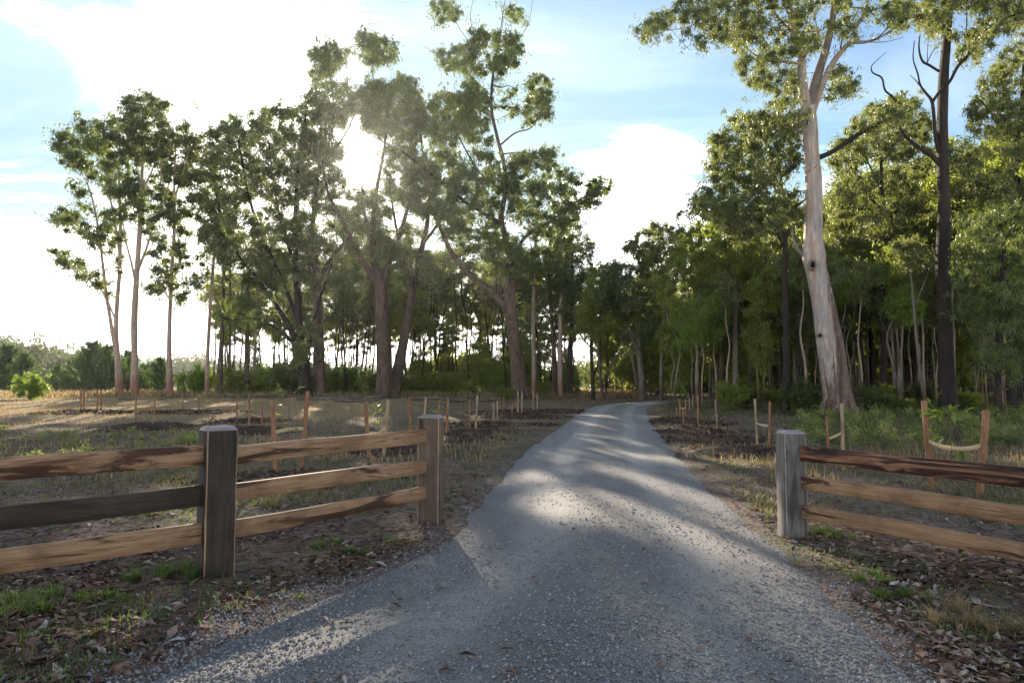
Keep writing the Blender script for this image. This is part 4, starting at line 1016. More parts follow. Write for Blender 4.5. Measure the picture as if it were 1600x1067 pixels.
def make_pine(h, w, seed):
    rs = np.random.default_rng(seed); t = thing('young_pine', (0, 0, 0), None, 'tree')
    mb = MB(); tube(mb, [[0, 0, -.2], [0, 0, h * .5], [0, 0, h]], [0.10, 0.06, 0.015], 6)
    lf = MB(); z = 0.15
    while z < h * 0.97:
        f = 1 - z / h; n = 7
        for i in range(n):
            a = rs.random() * 6.28; ln = w * (0.12 + 0.95 * f ** 0.9) * rs.uniform(0.5, 1.15)
            d = np.array([math.cos(a), math.sin(a), 0]); b0 = np.array([0, 0, z])
            Q = smooth_path([b0, b0 + d * ln * 0.5 + [0, 0, ln * 0.15], b0 + d * ln + [0, 0, ln * 0.8]], 2)
            tube(mb, Q, np.linspace(0.025, 0.008, len(Q)), 3)
            N = int(85 * (0.4 + ln / w)); tt = 0.15 + 0.9 * rs.random(N)
            P = b0 + d[None] * (ln * tt)[:, None] + np.array([0, 0, 1])[None] * (ln * 0.8 * tt ** 2)[:, None] + rs.normal(size=(N, 3)) * 0.05
            dd = rs.normal(size=(N, 3)) * 0.7 + d[None] * 0.5 + [0, 0, 1.1]; dd /= np.linalg.norm(dd, axis=1)[:, None]
            s = np.cross(dd, rs.normal(size=(N, 3))); s /= np.linalg.norm(s, axis=1)[:, None]
            V = np.stack([P - s * 0.035, P + s * 0.035, P + dd * (0.25 + 0.2 * rs.random(N))[:, None]], 1).reshape(-1, 3)
            lf.add(V, None, np.arange(3 * N).reshape(-1, 3), None, rs.random(N))
        z += rs.uniform(0.2, 0.34)
    mb.build('trunk', M['bark_dark'], t); lf.build('foliage', M['pine_leaf'], t); t['_h'] = h
    return t
VAR['pine1'] = [make_pine(4.2, 2.1, 131), False]
VAR['pine2'] = [make_pine(4.6, 2.0, 132), False]

def place(key, x, y, height=None, label=None, group=None, rz=None, sc=None, name=None):
    root, used = VAR[key]
    base = {'leafy': 2.0}.get(key, root.get('_h', 2.0))
    s = sc if sc else height / base
    loc = (x, y, gh(x, y) - 0.05)
    rz = random.random() * 6.28 if rz is None else rz
    if not used:
        root.location = loc; root.rotation_euler.z = rz; root.scale = (s, s, s); VAR[key][1] = True; o = root
        if label: o['label'] = label
        if group: o['group'] = group
        elif 'group' in o.keys(): del o['group']
    else:
        o = copy_thing(root, loc, rz, s, label, group)
        if not group and 'group' in o.keys(): del o['group']
    return o

HERO_PX = []
def topy(px):     # height in the photograph (pixels) of the background canopy
    return float(np.interp(px, [300, 420, 500, 600, 700, 800, 900, 940, 1000, 1080, 1150, 1250, 1350, 1450, 1550, 1750],
                               [400, 400, 395, 390, 385, 390, 440, 450, 425, 395, 330, 300, 260, 230, 190, 160]))
BINS = [(300, 470, 'slender trunk in the back rows left of the fan-shaped tree', 'slender gums behind the left of the grove'),
        (470, 600, 'slender trunk in the back rows between the fan-shaped tree and the massive forked gum', 'slender gums behind the fan-shaped tree'),
        (600, 800, 'slender trunk in the back rows between the massive forked gum and the tallest central gum', 'slender gums behind the middle of the grove'),
        (800, 925, 'slender trunk in the back rows between the tallest central gum and the track bend', 'slender gums behind the right of the grove'),
        (925, 1060, 'forest gum standing behind the bend of the gravel track', 'forest gums behind the track bend'),
        (1060, 1230, 'forest gum behind the yellow-green gum and left of the straight black one', 'forest gums left of the black-barked gum'),
        (1230, 1400, 'forest gum in the dark wood behind the great white gum', 'forest gums behind the white gum'),
        (1400, 1800, 'forest gum in the dark wood behind the tall almost black gum', 'forest gums behind the tall black gum')]
def bin_of(px):
    for a, b, l, g in BINS:
        if a <= px < b: return l, g
    return BINS[-1][2], BINS[-1][3]
rp = random.Random(5)
placed = []
def free(x, y, dmin):
    return all((x - a) ** 2 + (y - b) ** 2 > dmin * dmin for a, b in placed)
def scatter(n, px0, px1, y0, y1, keys, dtop=(0, 60), dmin=1.6, hmul=1.0):
    c = 0; tr = 0
    while c < n and tr < n * 40:
        tr += 1
        px = rp.uniform(px0, px1); Y = y0 + (y1 - y0) * rp.random() ** 0.8
        p = at(px, 600, Y)
        if not free(p[0], Y, dmin) or (px < 940 and Y < 64): continue
        if px > 895 and px < 930 and Y < 140: continue
        h = ((600 - topy(px) - rp.uniform(*dtop)) * Y / F + 1.2) * hmul
        key = rp.choice(keys)
        l, g = bin_of(px)
        place(key, p[0], Y, h, l, g)
        placed.append((p[0], Y)); c += 1
scatter(26, 330, 480, 66, 110, ['tall1', 'tall2', 'tall3', 'tall2'], (0, 90))
scatter(34, 480, 640, 64, 110, ['tall1', 'tall2', 'tall3', 'tall2'], (0, 120))
scatter(60, 630, 900, 64, 105, ['tall1', 'tall2', 'tall3', 'tall2'], (0, 120))
scatter(20, 930, 1070, 55, 90, ['tall1', 'full2', 'tall4', 'full1'], (0, 80))
scatter(34, 1060, 1250, 44, 85, ['full1', 'full2', 'tall4', 'tall1', 'full3'], (0, 110))
scatter(40, 1240, 1460, 40, 85, ['full1', 'full3', 'tall4', 'full3', 'tall2'], (0, 110))
scatter(44, 1440, 1760, 38, 80, ['full1', 'full3', 'tall4', 'full3', 'full2'], (0, 110))
# understorey below the forest canopy
def scatter_small(n, px0, px1, y0, y1, keys, hr, label, group, dmin=0.9):
    c = 0; tr = 0
    while c < n and tr < n * 30:
        tr += 1
        px = rp.uniform(px0, px1); Y = rp.uniform(y0, y1); p = at(px, 600, Y)
        if not free(p[0], Y, dmin) or (895 < px < 935 and Y < 140): continue
        place(rp.choice(keys), p[0], Y, rp.uniform(*hr), label, group)
        placed.append((p[0], Y)); c += 1
scatter_small(62, 1240, 1720, 35, 56, ['pole1', 'pole2', 'pole1'], (6, 10), 'thin bare-stemmed young gum in the dark wood behind the right-hand fence', 'thin young gums in the dark wood')
scatter_small(24, 1040, 1250, 40, 60, ['pole1', 'pole2'], (6, 9), 'thin young gum among the trunks left of the great white gum', 'thin young gums left of the white gum')
scatter_small(16, 1030, 1260, 44, 70, ['under1', 'under1', 'under2'], (4, 8), 'leafy small tree filling the forest floor behind the yellow-green gum', 'small trees behind the yellow-green gum')
scatter_small(18, 1260, 1750, 48, 75, ['under1', 'under1', 'under2'], (5, 9), 'dark leafy small tree deep in the wood on the right', 'small trees deep in the right-hand wood')
scatter_small(8, 940, 1040, 56, 80, ['under1', 'under2'], (4, 7), 'dark small tree behind the grey twin-trunked gum', 'small trees behind the track bend')
scatter_small(14, 640, 890, 64, 90, ['under1', 'under2', 'under2'], (3.5, 7), 'small leafy tree between the trunks of the central grove', 'small trees inside the central grove')
scatter_small(30, 470, 890, 61, 85, ['shrub1', 'shrub2', 'shrub2', 'shrub1'], (1.5, 3.2), 'low bright shrub between the grove trunks', 'low shrubs under the grove')
scatter_small(10, 335, 470, 62, 80, ['shrub2', 'shrub1', 'shrub1'], (1.5, 3.4), 'low shrub between the thin trunks left of the fan-shaped tree', 'low shrubs left of the fan-shaped tree')
scatter_small(8, 1120, 1600, 34, 42, ['shrub2', 'shrub3'], (0.9, 1.6), 'low shrub at the edge of the right-hand wood', 'low shrubs along the right-hand wood')
for px, py, tp, key, lab in [(308, 616, 572, 'shrub1', 'bright green sunlit shrub at the foot of the pinkish leaning gum'),
                             (50, 624, 588, 'shrub1', 'yellow-green leafy sapling glowing at the far left of the field'),
                             (372, 612, 560, 'shrub2', 'bushy green shrub between the thin gums left of the fan-shaped tree'),
                             (455, 620, 575, 'shrub3', 'dark ivy-like shrub hugging the foot of the fan-shaped tree'),
                             (1143, 640, 590, 'shrub2', 'rounded olive shrub in front of the pale brown trunk'),
                             (790, 626, 600, 'shrub2', 'low pale green shrub beside the tallest central gum')]:
    g_ = on_ground(px, py); Yb = min(g_[1], 62) if px < 900 else min(g_[1], 38)
    p = at(px, 600, Yb); place(key, p[0], Yb, (py - tp) * Yb / F, lab)
for px, tp, Y, key, lab in [(12, 550, 82, 'pine1', 'young pine at the left edge of the picture'), (36, 562, 80, 'pine2', 'young pine second from the left edge, behind the yellow-green sapling'),
                       (88, 582, 95, 'pine1', 'small lone young pine between the left edge group and the dark pine thicket'), (115, 574, 84, 'pine1', 'lighter young pine at the left end of the dark thicket'),
                       (143, 546, 80, 'pine2', 'tallest dark young pine with a thin leader in the thicket'), (166, 552, 79, 'pine1', 'broad dark young pine touching the twin-stemmed gum'),
                       (199, 560, 84, 'pine2', 'young pine seen between the twin-stemmed gum and the straight gum'), (226, 580, 88, 'pine1', 'young pine just right of the straight pale gum'),
                       (249, 570, 82, 'pine2', 'pointed young pine left of the third pale gum'), (128, 562, 86, 'pine2', 'dark young pine at the back of the thicket')]:
    p = at(px, 600, Y); place(key, p[0], Y, (612 - tp) * Y / F + 1.0, lab)

scatter_small(5, 640, 890, 70, 95, ['under2', 'under2', 'shrub1'], (4, 7), 'small leafy tree between the trunks of the central grove', 'small trees inside the central grove')
scatter_small(64, 420, 900, 61, 92, ['slim'], (11, 17), 'slim', 'slim dark stems inside the grove')
# small far trees closing the view, and the wooded hill across the field
def far_wood(name, px0, px1, Y0, Y1, tops, n, Ls, leaf, per, seed):
    rs = np.random.default_rng(seed); cl = []
    for i in range(n):
        px = rs.uniform(px0, px1); f = rs.random(); Y = Y0 + (Y1 - Y0) * f
        tp = np.interp(px, tops[0], tops[1]) + rs.uniform(-3, 3) + (1 - f) * 16 * rs.random()
        r = Ls * rs.uniform(2.6, 5.0)
        top = at(px, tp, Y); z = top[2] - r * 0.6
        g = 0.0
        while z > -1 and g < 5:
            cl.append([top[0] + rs.normal() * r * 0.35, Y + rs.normal() * r * 0.3, z, r]); z -= r * 1.15; r *= 1.05; g += 1
    mb = MB(); leaves(mb, cl, per, Ls, Ls * 0.5, rs, 0.1, 0.7, tufts=12, spread=0.22)
    return tag(mb.build(name, M[leaf]), kind='stuff')
far_wood('far_wood', -140, 1000, 260, 330, ([-140, 0, 60, 130, 200, 260, 300, 340, 380, 450, 700, 1000], [545, 552, 556, 560, 562, 560, 556, 560, 570, 574, 572, 565]), 330, 1.4, 'far_leaf', 150, 201)
far_wood('wooded_hill', -260, 160, 170, 230, ([-260, -100, 0, 30, 60, 110, 160], [525, 520, 532, 533, 541, 549, 560]), 130, 1.05, 'far_leaf', 220, 202)

far_wood('forest_thicket', 935, 2100, 92, 125, ([900, 935, 960, 1100, 2100], [560, 545, 500, 470, 430]), 190, 0.75, 'dark_leaf', 210, 203)
far_wood('grove_thicket', 500, 880, 112, 150, ([480, 520, 700, 880], [604, 596, 590, 588]), 60, 0.45, 'bright_leaf', 240, 204)
M['matted'] = leaf_mat('matted_grass', (0.09, 0.085, 0.04), (0.24, 0.20, 0.10), (0.32, 0.30, 0.10), 0.35, 0.6, (0.34, 0.25, 0.13))
# ------------------------------------------------------------------ fences
def plank(mb, L_, hh, tt, rs, bow=0.006, ch=0.006):
    """sawn rail along x with eased arris and a little wander"""
    n = 26; xs = np.linspace(-L_ / 2, L_ / 2, n)
    prof = np.array([(-tt / 2 + ch, -hh / 2), (tt / 2 - ch, -hh / 2), (tt / 2, -hh / 2 + ch), (tt / 2, hh / 2 - ch), (tt / 2 - ch, hh / 2), (-tt / 2 + ch, hh / 2), (-tt / 2, hh / 2 - ch), (-tt / 2, -hh / 2 + ch)])
    ph = rs.random(6) * 6.28; V = []
    for i, x in enumerate(xs):
        wz = bow * math.sin(x * 1.3 + ph[0]) + bow * 0.5 * math.sin(x * 3.7 + ph[1])
        top = 1 + 0.035 * math.sin(x * 2.1 + ph[2]) + 0.02 * math.sin(x * 6 + ph[3])
        q = prof.copy(); q[:, 1] = np.where(q[:, 1] > 0, q[:, 1] * top, q[:, 1] * (1 + 0.02 * math.sin(x * 2.7 + ph[4]))) + wz
        V.append(np.stack([np.full(8, x), q[:, 0] + bow * 0.6 * math.sin(x * 1.7 + ph[5]), q[:, 1]], 1))
    V = np.concatenate(V); k = np.arange(8); k2 = (k + 1) % 8
    Q = np.concatenate([np.stack([i * 8 + k2, i * 8 + k, (i + 1) * 8 + k, (i + 1) * 8 + k2], 1) for i in range(n - 1)])
    e = (n - 1) * 8
    Q = np.concatenate([Q, [(0, 1, 2, 3), (0, 3, 4, 7), (4, 5, 6, 7), (e + 3, e + 2, e + 1, e), (e + 7, e + 4, e + 3, e), (e + 7, e + 6, e + 5, e + 4)]])
    mb.add(V, Q)
def post_mesh(mb, w, h, rs, ch=0.012, below=0.35):
    zs = [-below] + list(np.linspace(0, h - 0.035, 9)); V = []
    c = [(-w / 2 + ch, -w / 2), (w / 2 - ch, -w / 2), (w / 2, -w / 2 + ch), (w / 2, w / 2 - ch), (w / 2 - ch, w / 2), (-w / 2 + ch, w / 2), (-w / 2, w / 2 - ch), (-w / 2, -w / 2 + ch)]
    for i, z in enumerate(zs):
        s = 1 + 0.012 * math.sin(i * 1.7 + rs.random() * 0.5)
        V += [(a * s, b * s, z) for a, b in c]
    k = np.arange(8); k2 = (k + 1) % 8; n = len(zs)
    Q = np.concatenate([np.stack([i * 8 + k, i * 8 + k2, (i + 1) * 8 + k2, (i + 1) * 8 + k], 1) for i in range(n - 1)])
    mb.add(V, Q)
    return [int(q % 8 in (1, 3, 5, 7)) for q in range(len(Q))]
def cap_mesh(mb, w, h, ch=0.012):
    def ring(hw, z, c_):
        return [(-hw + c_, -hw, z), (hw - c_, -hw, z), (hw, -hw + c_, z), (hw, hw - c_, z), (hw - c_, hw, z), (-hw + c_, hw, z), (-hw, hw - c_, z), (-hw, -hw + c_, z)]
    V = ring(w / 2 * 1.004, h - 0.035, ch) + ring(w / 2 * 0.985, h - 0.026, ch) + ring(w / 2 - 0.032, h, ch) + [(0, 0, h + 0.004)]
    k = np.arange(8); k2 = (k + 1) % 8
    Q = np.concatenate([np.stack([i * 8 + k, i * 8 + k2, (i + 1) * 8 + k2, (i + 1) * 8 + k], 1) for i in range(2)])
    mb.add(V, Q, np.stack([16 + k, 16 + k2, np.full(8, 24)], 1))
RSF = np.random.default_rng(77)
def add_post(root, xy, top, rz, m_, label=None, w=0.25):
    z = gh(*xy); h = top - z
    mb = MB(); mi = post_mesh(mb, w, h, RSF, 0.010)
    o = mb.build('post', [M[m_], M['arris'] if m_ != 'post_wood_grey' else M['post_cap']], root); o.data.polygons.foreach_set('material_index', mi);  o.location = (xy[0] - root.location.x, xy[1] - root.location.y, z - root.location.z); o.rotation_euler.z = R(rz)  # chamfer faces take a paler material as painted edge highlight
    if label: o['label'] = label
    mb = MB(); cap_mesh(mb, w, h); mb.build('post_top', M['post_cap'], o)
    return o
def add_rail(root, a, b, za, zb, hh, m_, tt=0.055, label=None, off=0.0):
    a = np.array([*a, za]); b = np.array([*b, zb]); d = b - a; L_ = np.linalg.norm(d) - 0.10
    mb = MB(); plank(mb, L_, hh, tt, RSF)
    o = mb.build('rail', M[m_], root); c = (a + b) / 2 + off * np.array([d[1], -d[0], 0]) / np.linalg.norm(d[:2])
    o.location = [c[i] - root.location[i] for i in range(3)]
    o.rotation_euler = (0, -math.asin(d[2] / np.linalg.norm(d)), math.atan2(d[1], d[0]))
    if label: o['label'] = label
    return o
A_, B_, C_ = (-4.52, 4.06), (-2.52, 5.90), (-0.95, 8.05)
D_, E_ = (3.20, 7.90), (4.50, 5.55)
fl = thing('timber_fence', (B_[0], B_[1], gh(*B_)), 'timber three-rail fence curving in from the left, one section almost black, two posts in view', 'fence')
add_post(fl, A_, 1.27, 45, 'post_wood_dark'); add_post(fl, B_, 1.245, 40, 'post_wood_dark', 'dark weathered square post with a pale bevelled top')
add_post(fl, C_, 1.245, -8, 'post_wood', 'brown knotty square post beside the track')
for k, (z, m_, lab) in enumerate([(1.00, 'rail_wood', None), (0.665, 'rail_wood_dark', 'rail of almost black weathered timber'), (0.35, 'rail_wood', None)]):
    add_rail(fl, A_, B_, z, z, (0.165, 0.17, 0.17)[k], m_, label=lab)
for k, z in enumerate([0.995, 0.665, 0.355]):
    add_rail(fl, B_, C_, z, z, (0.16, 0.15, 0.15)[k], 'rail_wood', off=0.02)
fr = thing('timber_fence', (D_[0], D_[1], gh(*D_)), 'timber three-rail fence on the right of the track with a grey squared end post', 'fence')
add_post(fr, D_, 1.075, 3, 'post_wood_grey', 'grey squared end post with pale bevelled top'); add_post(fr, E_, 1.08, 30, 'post_wood_grey')
add_rail(fr, D_, E_, 0.815, 0.815, 0.17, 'rail_wood_red', label='top rail streaked with dark burnt-looking gum veins', off=-0.02)
add_rail(fr, D_, E_, 0.50, 0.49, 0.155, 'rail_wood', off=-0.02)
add_rail(fr, D_, E_, 0.185, 0.175, 0.155, 'rail_wood', off=-0.02)

# ------------------------------------------------------------------ staked saplings and mulch
def stake(root, p, top, w, m_, name='stake'):
    p = np.asarray(p, float); top = np.asarray(top, float); o0 = np.array(root.location)
    d = top - p; T = d / np.linalg.norm(d)
    X = np.cross(T, [0.3, 1, 0]); X /= np.linalg.norm(X); Yv = np.cross(T, X)
    mb = MB(); L_ = np.linalg.norm(d)
    V = []
    for t_, s in ((-0.12, 1), (0.33, 1), (0.66, .98), (0.985, 1), (1.0, 0.8)):
        for a, b in ((-.5, -.5), (.5, -.5), (.5, .5), (-.5, .5)):
            V.append(T * L_ * t_ + X * a * w * s + Yv * b * w * s)
    Q = [(i * 4 + k, i * 4 + (k + 1) % 4, (i + 1) * 4 + (k + 1) % 4, (i + 1) * 4 + k) for i in range(4) for k in range(4)] + [(16, 17, 18, 19)]
    mb.add(V, Q); o = mb.build(name, M[m_], root); o.location = [float(x) for x in (p - o0)]
    return o
def strap(root, a, b, hh, sag=0.03):
    a = np.asarray(a, float); b = np.asarray(b, float); o0 = np.array(root.location)
    n = 9; t_ = np.linspace(0, 1, n); P = a[None] + (b - a)[None] * t_[:, None]; P[:, 2] -= sag * 4 * t_ * (1 - t_)
    d = (b - a); nn = np.cross(d, [0, 0, 1.0]); nn /= np.linalg.norm(nn)
    V = []
    for i in range(n):
        tw = 0.25 * math.sin(i * 0.8); up = np.array([0, 0, 1]) * math.cos(tw) + nn * math.sin(tw)
        for sgn, th in ((-1, -1), (1, -1), (1, 1), (-1, 1)):
            V.append(P[i] + up * sgn * hh / 2 + nn * th * 0.004)
    Q = [(i * 4 + k, i * 4 + (k + 1) % 4, (i + 1) * 4 + (k + 1) % 4, (i + 1) * 4 + k) for i in range(n - 1) for k in range(4)]
    mb = MB(); mb.add(V, Q); o = mb.build('strap', M['hessian'], root); o.data.transform(__import__('mathutils').Matrix.Translation([-float(x) for x in o0])); return o
def sapling(p, h, nl, size, label, leaf='lime_leaf', seed=0, group=None, lean=0.06, top=0.5):
    rs = np.random.default_rng(900 + seed); p = np.asarray(p, float)
    t = thing('sapling', p, label, 'sapling', group)
    Q = smooth_path([[0, 0, -0.05], [rs.normal() * lean * h * .5, rs.normal() * lean * h * .5, h * .5], [rs.normal() * lean * h, rs.normal() * lean * h, h]], 4)
    mb = MB(); tube(mb, Q, np.linspace(0.012, 0.004, len(Q)), 5)
    lf = MB()
    for i in range(nl):
        f = 1 - top * rs.random() ** 1.3; q = Q[int(f * (len(Q) - 1))]
        a = rs.random() * 6.28; d = np.array([math.cos(a), math.sin(a), rs.uniform(-0.1, 0.7)]) * size * rs.uniform(0.7, 2.0)
        tube(mb, [q, q + d], [0.004, 0.002], 3, cap=False)
        for j in range(3):
            b0 = q + d * (0.5 + 0.25 * j); dd = d / np.linalg.norm(d) + rs.normal(size=3) * 0.6 - [0, 0, 0.35]; dd /= np.linalg.norm(dd)
            s = np.cross(dd, [0, 0, 1.0]) + rs.normal(size=3) * 0.3; s /= np.linalg.norm(s); l = size * rs.uniform(0.7, 1.2); w = l * 0.42
            m1 = b0 + dd * l * 0.45 + [0, 0, 0.01]
            lf.add([b0, m1 + s * w / 2, b0 + dd * l - [0, 0, l * 0.15], m1 - s * w / 2], [(0, 1, 2, 3)], None, rs.random())
    mb.build('stem', M['twig'], t); lf.build('foliage', M[leaf], t)
    return t
chip_rng = np.random.default_rng(31)
def chips(mb, P, size, rs, tilt=0.35, asp=0.4, lift=0.4):
    N = len(P); a = rs.random(N) * 6.28; d = np.stack([np.cos(a), np.sin(a), rs.normal(size=N) * tilt], 1)
    s = np.stack([-np.sin(a), np.cos(a), rs.normal(size=N) * tilt], 1)
    l = size * (0.3 + 1.7 * rs.random(N) ** 3); w = l * asp * (0.5 + rs.random(N))
    c = P + np.array([0, 0, 1]) * (l * lift * 0.25)[:, None]
    up = np.array([0, 0, 1.0]) * (l * 0.12)[:, None]
    V = np.stack([c - d * l[:, None] / 2, c + s * w[:, None] / 2 + up, c + d * l[:, None] / 2, c - s * w[:, None] / 2 + up], 1).reshape(-1, 3)
    ix = np.arange(N)[:, None] * 4
    mb.add(V, ix + np.array([[0, 1, 2, 3]]), None, rs.random(N))
def mulch(px, py, rad, label, h=0.14, asp=1.0):
    h *= 0.8
    p = on_ground(px, py); t = thing('mulch_mound', p, label, 'mulch mound')
    n = 26; a = np.linspace(0, 2 * np.pi, n, endpoint=False); V = [[0, 0, h]]; rr = np.linspace(0.12, 1, 9)
    for q in rr:
        z = h * (1 - q ** 2) + 0.03 * vnoise(np.cos(a) * q * 4 + px, np.sin(a) * q * 4 + py) * (1.1 - q) * 3 - (0.10 if q > 0.99 else 0)
        r_ = rad * q * (1 + 0.2 * vnoise(np.cos(a) * 1.5 + px, np.sin(a) * 1.5))
        X = np.cos(a) * r_ * asp; Y_ = np.sin(a) * r_
        gz = ground_h(p[0] + X, p[1] + Y_) - p[2]
        V += list(np.stack([X, Y_, gz + np.maximum(z, -0.1)], 1))
    V = np.array(V); k = np.arange(n); k2 = (k + 1) % n
    Q = np.concatenate([np.stack([1 + i * n + k, 1 + i * n + k2, 1 + (i + 1) * n + k2, 1 + (i + 1) * n + k], 1)[:, ::-1] for i in range(8)])
    mb = MB(); mb.add(V, Q[:, ::-1], np.stack([np.zeros(n, int), 1 + k, 1 + k2], 1), 0.2, 0.2)
    mb.build('mound', M['mulch'], t, True)
    N = int(900 * rad * rad * asp * (1.8 if p[1] < 16 else 0.9)); q = np.sqrt(chip_rng.random(N)) * 1.45; an = chip_rng.random(N) * 6.28
    X = np.cos(an) * q * rad * asp; Y_ = np.sin(an) * q * rad
    Z = ground_h(p[0] + X, p[1] + Y_) - p[2] + h * np.maximum(0, 1 - q ** 2) + 0.01
    mb = MB(); chips(mb, np.stack([X, Y_, Z], 1), 0.075 if p[1] < 25 else 0.10, chip_rng, 0.5); o = mb.build('bark_chips', M['mulch'], t); o['kind'] = 'stuff'
    return t
def stake_set(label, items, straps=(), hz=None, group=None):
    """items: (top px, top py, base px, base py, material, width)"""
    G = [on_ground(i[2], i[3]) for i in items]
    c = np.mean(G, 0); t = thing('staked_tree_guard', c, label, 'tree stakes', group)
    tops = []
    for it, g in zip(items, G):
        tp = at(it[0], it[1], g[1] + (it[6] if len(it) > 6 else 0)); tops.append(tp)
        stake(t, g, tp, it[5], it[4])
    for (i, j, f, sg) in straps:
        a = G[i] + (tops[i] - G[i]) * f; 
        b = G[j] + (tops[j] - G[j]) * f if not isinstance(j, tuple) else at(j[0], j[1], j[2])
        strap(t, a, b, 0.06, sg)
    return t, G, tops
R_, Pl = 'stake_red', 'stake_pale'
mulch(142, 646, 1.5, 'dark mulch mound under the four-stake guard on the left', 0.22, 1.25)
t, G, T = stake_set('four reddish stakes tied in a square around a young tree at the far left', [(125.6, 607, 126.5, 645, R_, .055), (132, 607, 130, 646, R_, .055), (152, 608, 152, 646, R_, .055), (157.5, 609, 158, 645, R_, .055)],
    [(0, 2, 0.42, 0.02), (1, 3, 0.33, 0.02), (1, 2, 0.2, 0.02)])
mulch(238, 668, 1.3, 'dark mulch mound under the pair of thin stakes near the left fence post', 0.18, 1.2)
stake_set('pair of thin brown stakes, the right one leaning, in the left field', [(212, 612, 212, 665, R_, .045), (243, 620, 240, 650, 'stake_red', .045), (240, 640, 239, 666, Pl, .02)], [(0, 1, 0.5, 0.03)])
mulch(297, 645, 1.6, 'low dark mulch mound behind the left fence post, left of the big paler stake', 0.16, 1.3)
stake_set('lone thin reddish stake beside a low mulch mound left of centre', [(285, 607, 285.5, 642, R_, .05)])
stake_set('fine brown stake just right of the lone reddish one', [(311, 622, 312, 643, R_, .04)])
mulch(388, 658, 1.1, 'dark mulch mound behind the top of the dark fence post, upper one', 0.15, 1.2)
mulch(398, 674, 1.0, 'dark mulch mound directly behind the dark fence post, lower one', 0.15, 1.3)
stake_set('three reddish stakes close together right behind the dark fence post', [(370, 617, 370, 654, R_, .045), (389, 615, 389.5, 673, R_, .05), (409.5, 627, 409, 671, R_, .045)], [(1, 2, 0.45, 0.03)])
sapling(on_ground(399, 672), 1.0, 10, 0.09, 'small sapling between the reddish stakes behind the dark fence post', 'bright_leaf', 1)
t, G, T = stake_set('nearest left-hand stakes, orange-brown and joined by pale hessian straps', [(425, 626, 431, 741, R_, .065), (480.5, 611, 471, 736, 'stake_red', .06)])
pm = at(449, 671, 12.4); strap(t, G[0] + (T[0] - G[0]) * 0.56, pm, 0.07, 0.0); strap(t, pm, G[1] + (T[1] - G[1]) * 0.52, 0.07, 0.0)
sapling(on_ground(449, 738), 1.55, 10, 0.16, 'sparse young tree between the nearest pair of left-hand stakes', 'bright_leaf', 2, lean=0.02)
mulch(455, 752, 0.9, 'chips of dark mulch behind the middle of the left fence section', 0.08, 1.6)
t, G, T = stake_set('pair of stakes seen over the left rail, one red and one grey-brown', [(570.5, 627, 577, 720, R_, .06), (606.5, 624, 600, 712, Pl, .06)])
pm = at(590, 677, 14.5); strap(t, G[0] + (T[0] - G[0]) * 0.46, pm, 0.06, 0.0); strap(t, pm, G[1] + (T[1] - G[1]) * 0.48, 0.06, 0.0)
sapling(on_ground(590, 712), 1.25, 16, 0.11, 'bright sapling with light green leaves between the stakes seen over the rail', 'lime_leaf', 3, lean=0.05)
mulch(618, 703, 1.0, 'dark mulch mound behind the right end of the left rails', 0.15, 1.4)
stake_set('single red stake rising behind the end of the left fence', [(639.5, 621, 641, 697, R_, .06)])
stake_set('pale stake leaning behind the top of the brown fence post', [(665.5, 621, 661, 682, 'stake_pale', .055), (686, 625, 687, 676, 'stake_red', .045)])
stake_set('red stake touching the right edge of the brown fence post', [(700, 621, 697, 682, R_, .06)])
sapling(on_ground(691, 682), 1.1, 10, 0.09, 'small sapling half hidden by the brown fence post', 'lime_leaf', 4)
mulch(706, 688, 1.05, 'dark mulch mound just right of the brown fence post', 0.16, 1.3)
mulch(738, 676, 1.0, 'reddish mulch mound under the red and pale stakes beside the track', 0.14, 1.4)
t, G, T = stake_set('red stake and pale stake guarding a pale-leaved sapling beside the track', [(734, 624, 733.5, 670, R_, .055), (746, 618, 743, 670, Pl, .055)], [(0, 1, 0.45, 0.04)])
sapling(on_ground(728, 672), 1.75, 30, 0.10, 'leaning pale-green leafy sapling beside the red and pale stakes', 'lime_leaf', 5, lean=0.10, top=.75)
mulch(774, 664, 1.2, 'dark flat mulch mound farther along the left verge of the track', 0.12, 1.4)
stake_set('pair of thin pale stakes on the flat mulch mound of the left verge', [(771, 629, 771, 657, Pl, .05), (777, 626, 777.5, 660, Pl, .05)])
mulch(804, 652, 1.3, 'mulch mound in front of the tallest central gum', 0.14, 1.4)
stake_set('short fine stakes left of the tallest central gum', [(787, 618, 787.5, 641, R_, .05), (800, 634, 800, 651, Pl, .045)])
stake_set('pair of pale stakes in front of the tallest central gum', [(809.5, 611, 809.5, 647, Pl, .055), (815.5, 611, 815.5, 646, Pl, .055)])
mulch(842, 644, 1.6, 'mulch strip right of the tallest central gum', 0.12, 1.6)
stake_set('pair of pale brown stakes right of the tallest central gum', [(833, 612, 833, 643, Pl, .05), (839.5, 616, 839.5, 642, Pl, .05)])
# right verge
mulch(1066, 660, 1.2, 'dark mulch mound under the cluster of brown stakes on the right verge', 0.15, 1.3)
stake_set('cluster of four short brown stakes with straps on the right verge, farthest from the camera', [(1062, 623, 1062.5, 656, R_, .055), (1071.5, 624, 1071, 654, R_, .055), (1057, 636, 1058, 650, R_, .05), (1067, 642, 1068.5, 664, R_, .05)], [(0, 1, 0.55, 0.05)])
sapling(on_ground(1063, 654), 1.5, 26, 0.13, 'bushy pale-green sapling among the cluster of brown stakes', 'lime_leaf', 6, top=.5)
stake_set('two pale stakes at the forest edge behind the cluster of brown ones', [(1077, 620, 1077.5, 642, Pl, .05), (1083, 618, 1082, 640, Pl, .05)])
mulch(1085, 674, 1.1, 'dark mulch mound around the mossy brown stake', 0.14, 1.4)
stake_set('single brown mossy stake on the right verge', [(1090, 617, 1091, 672, R_, .06)])
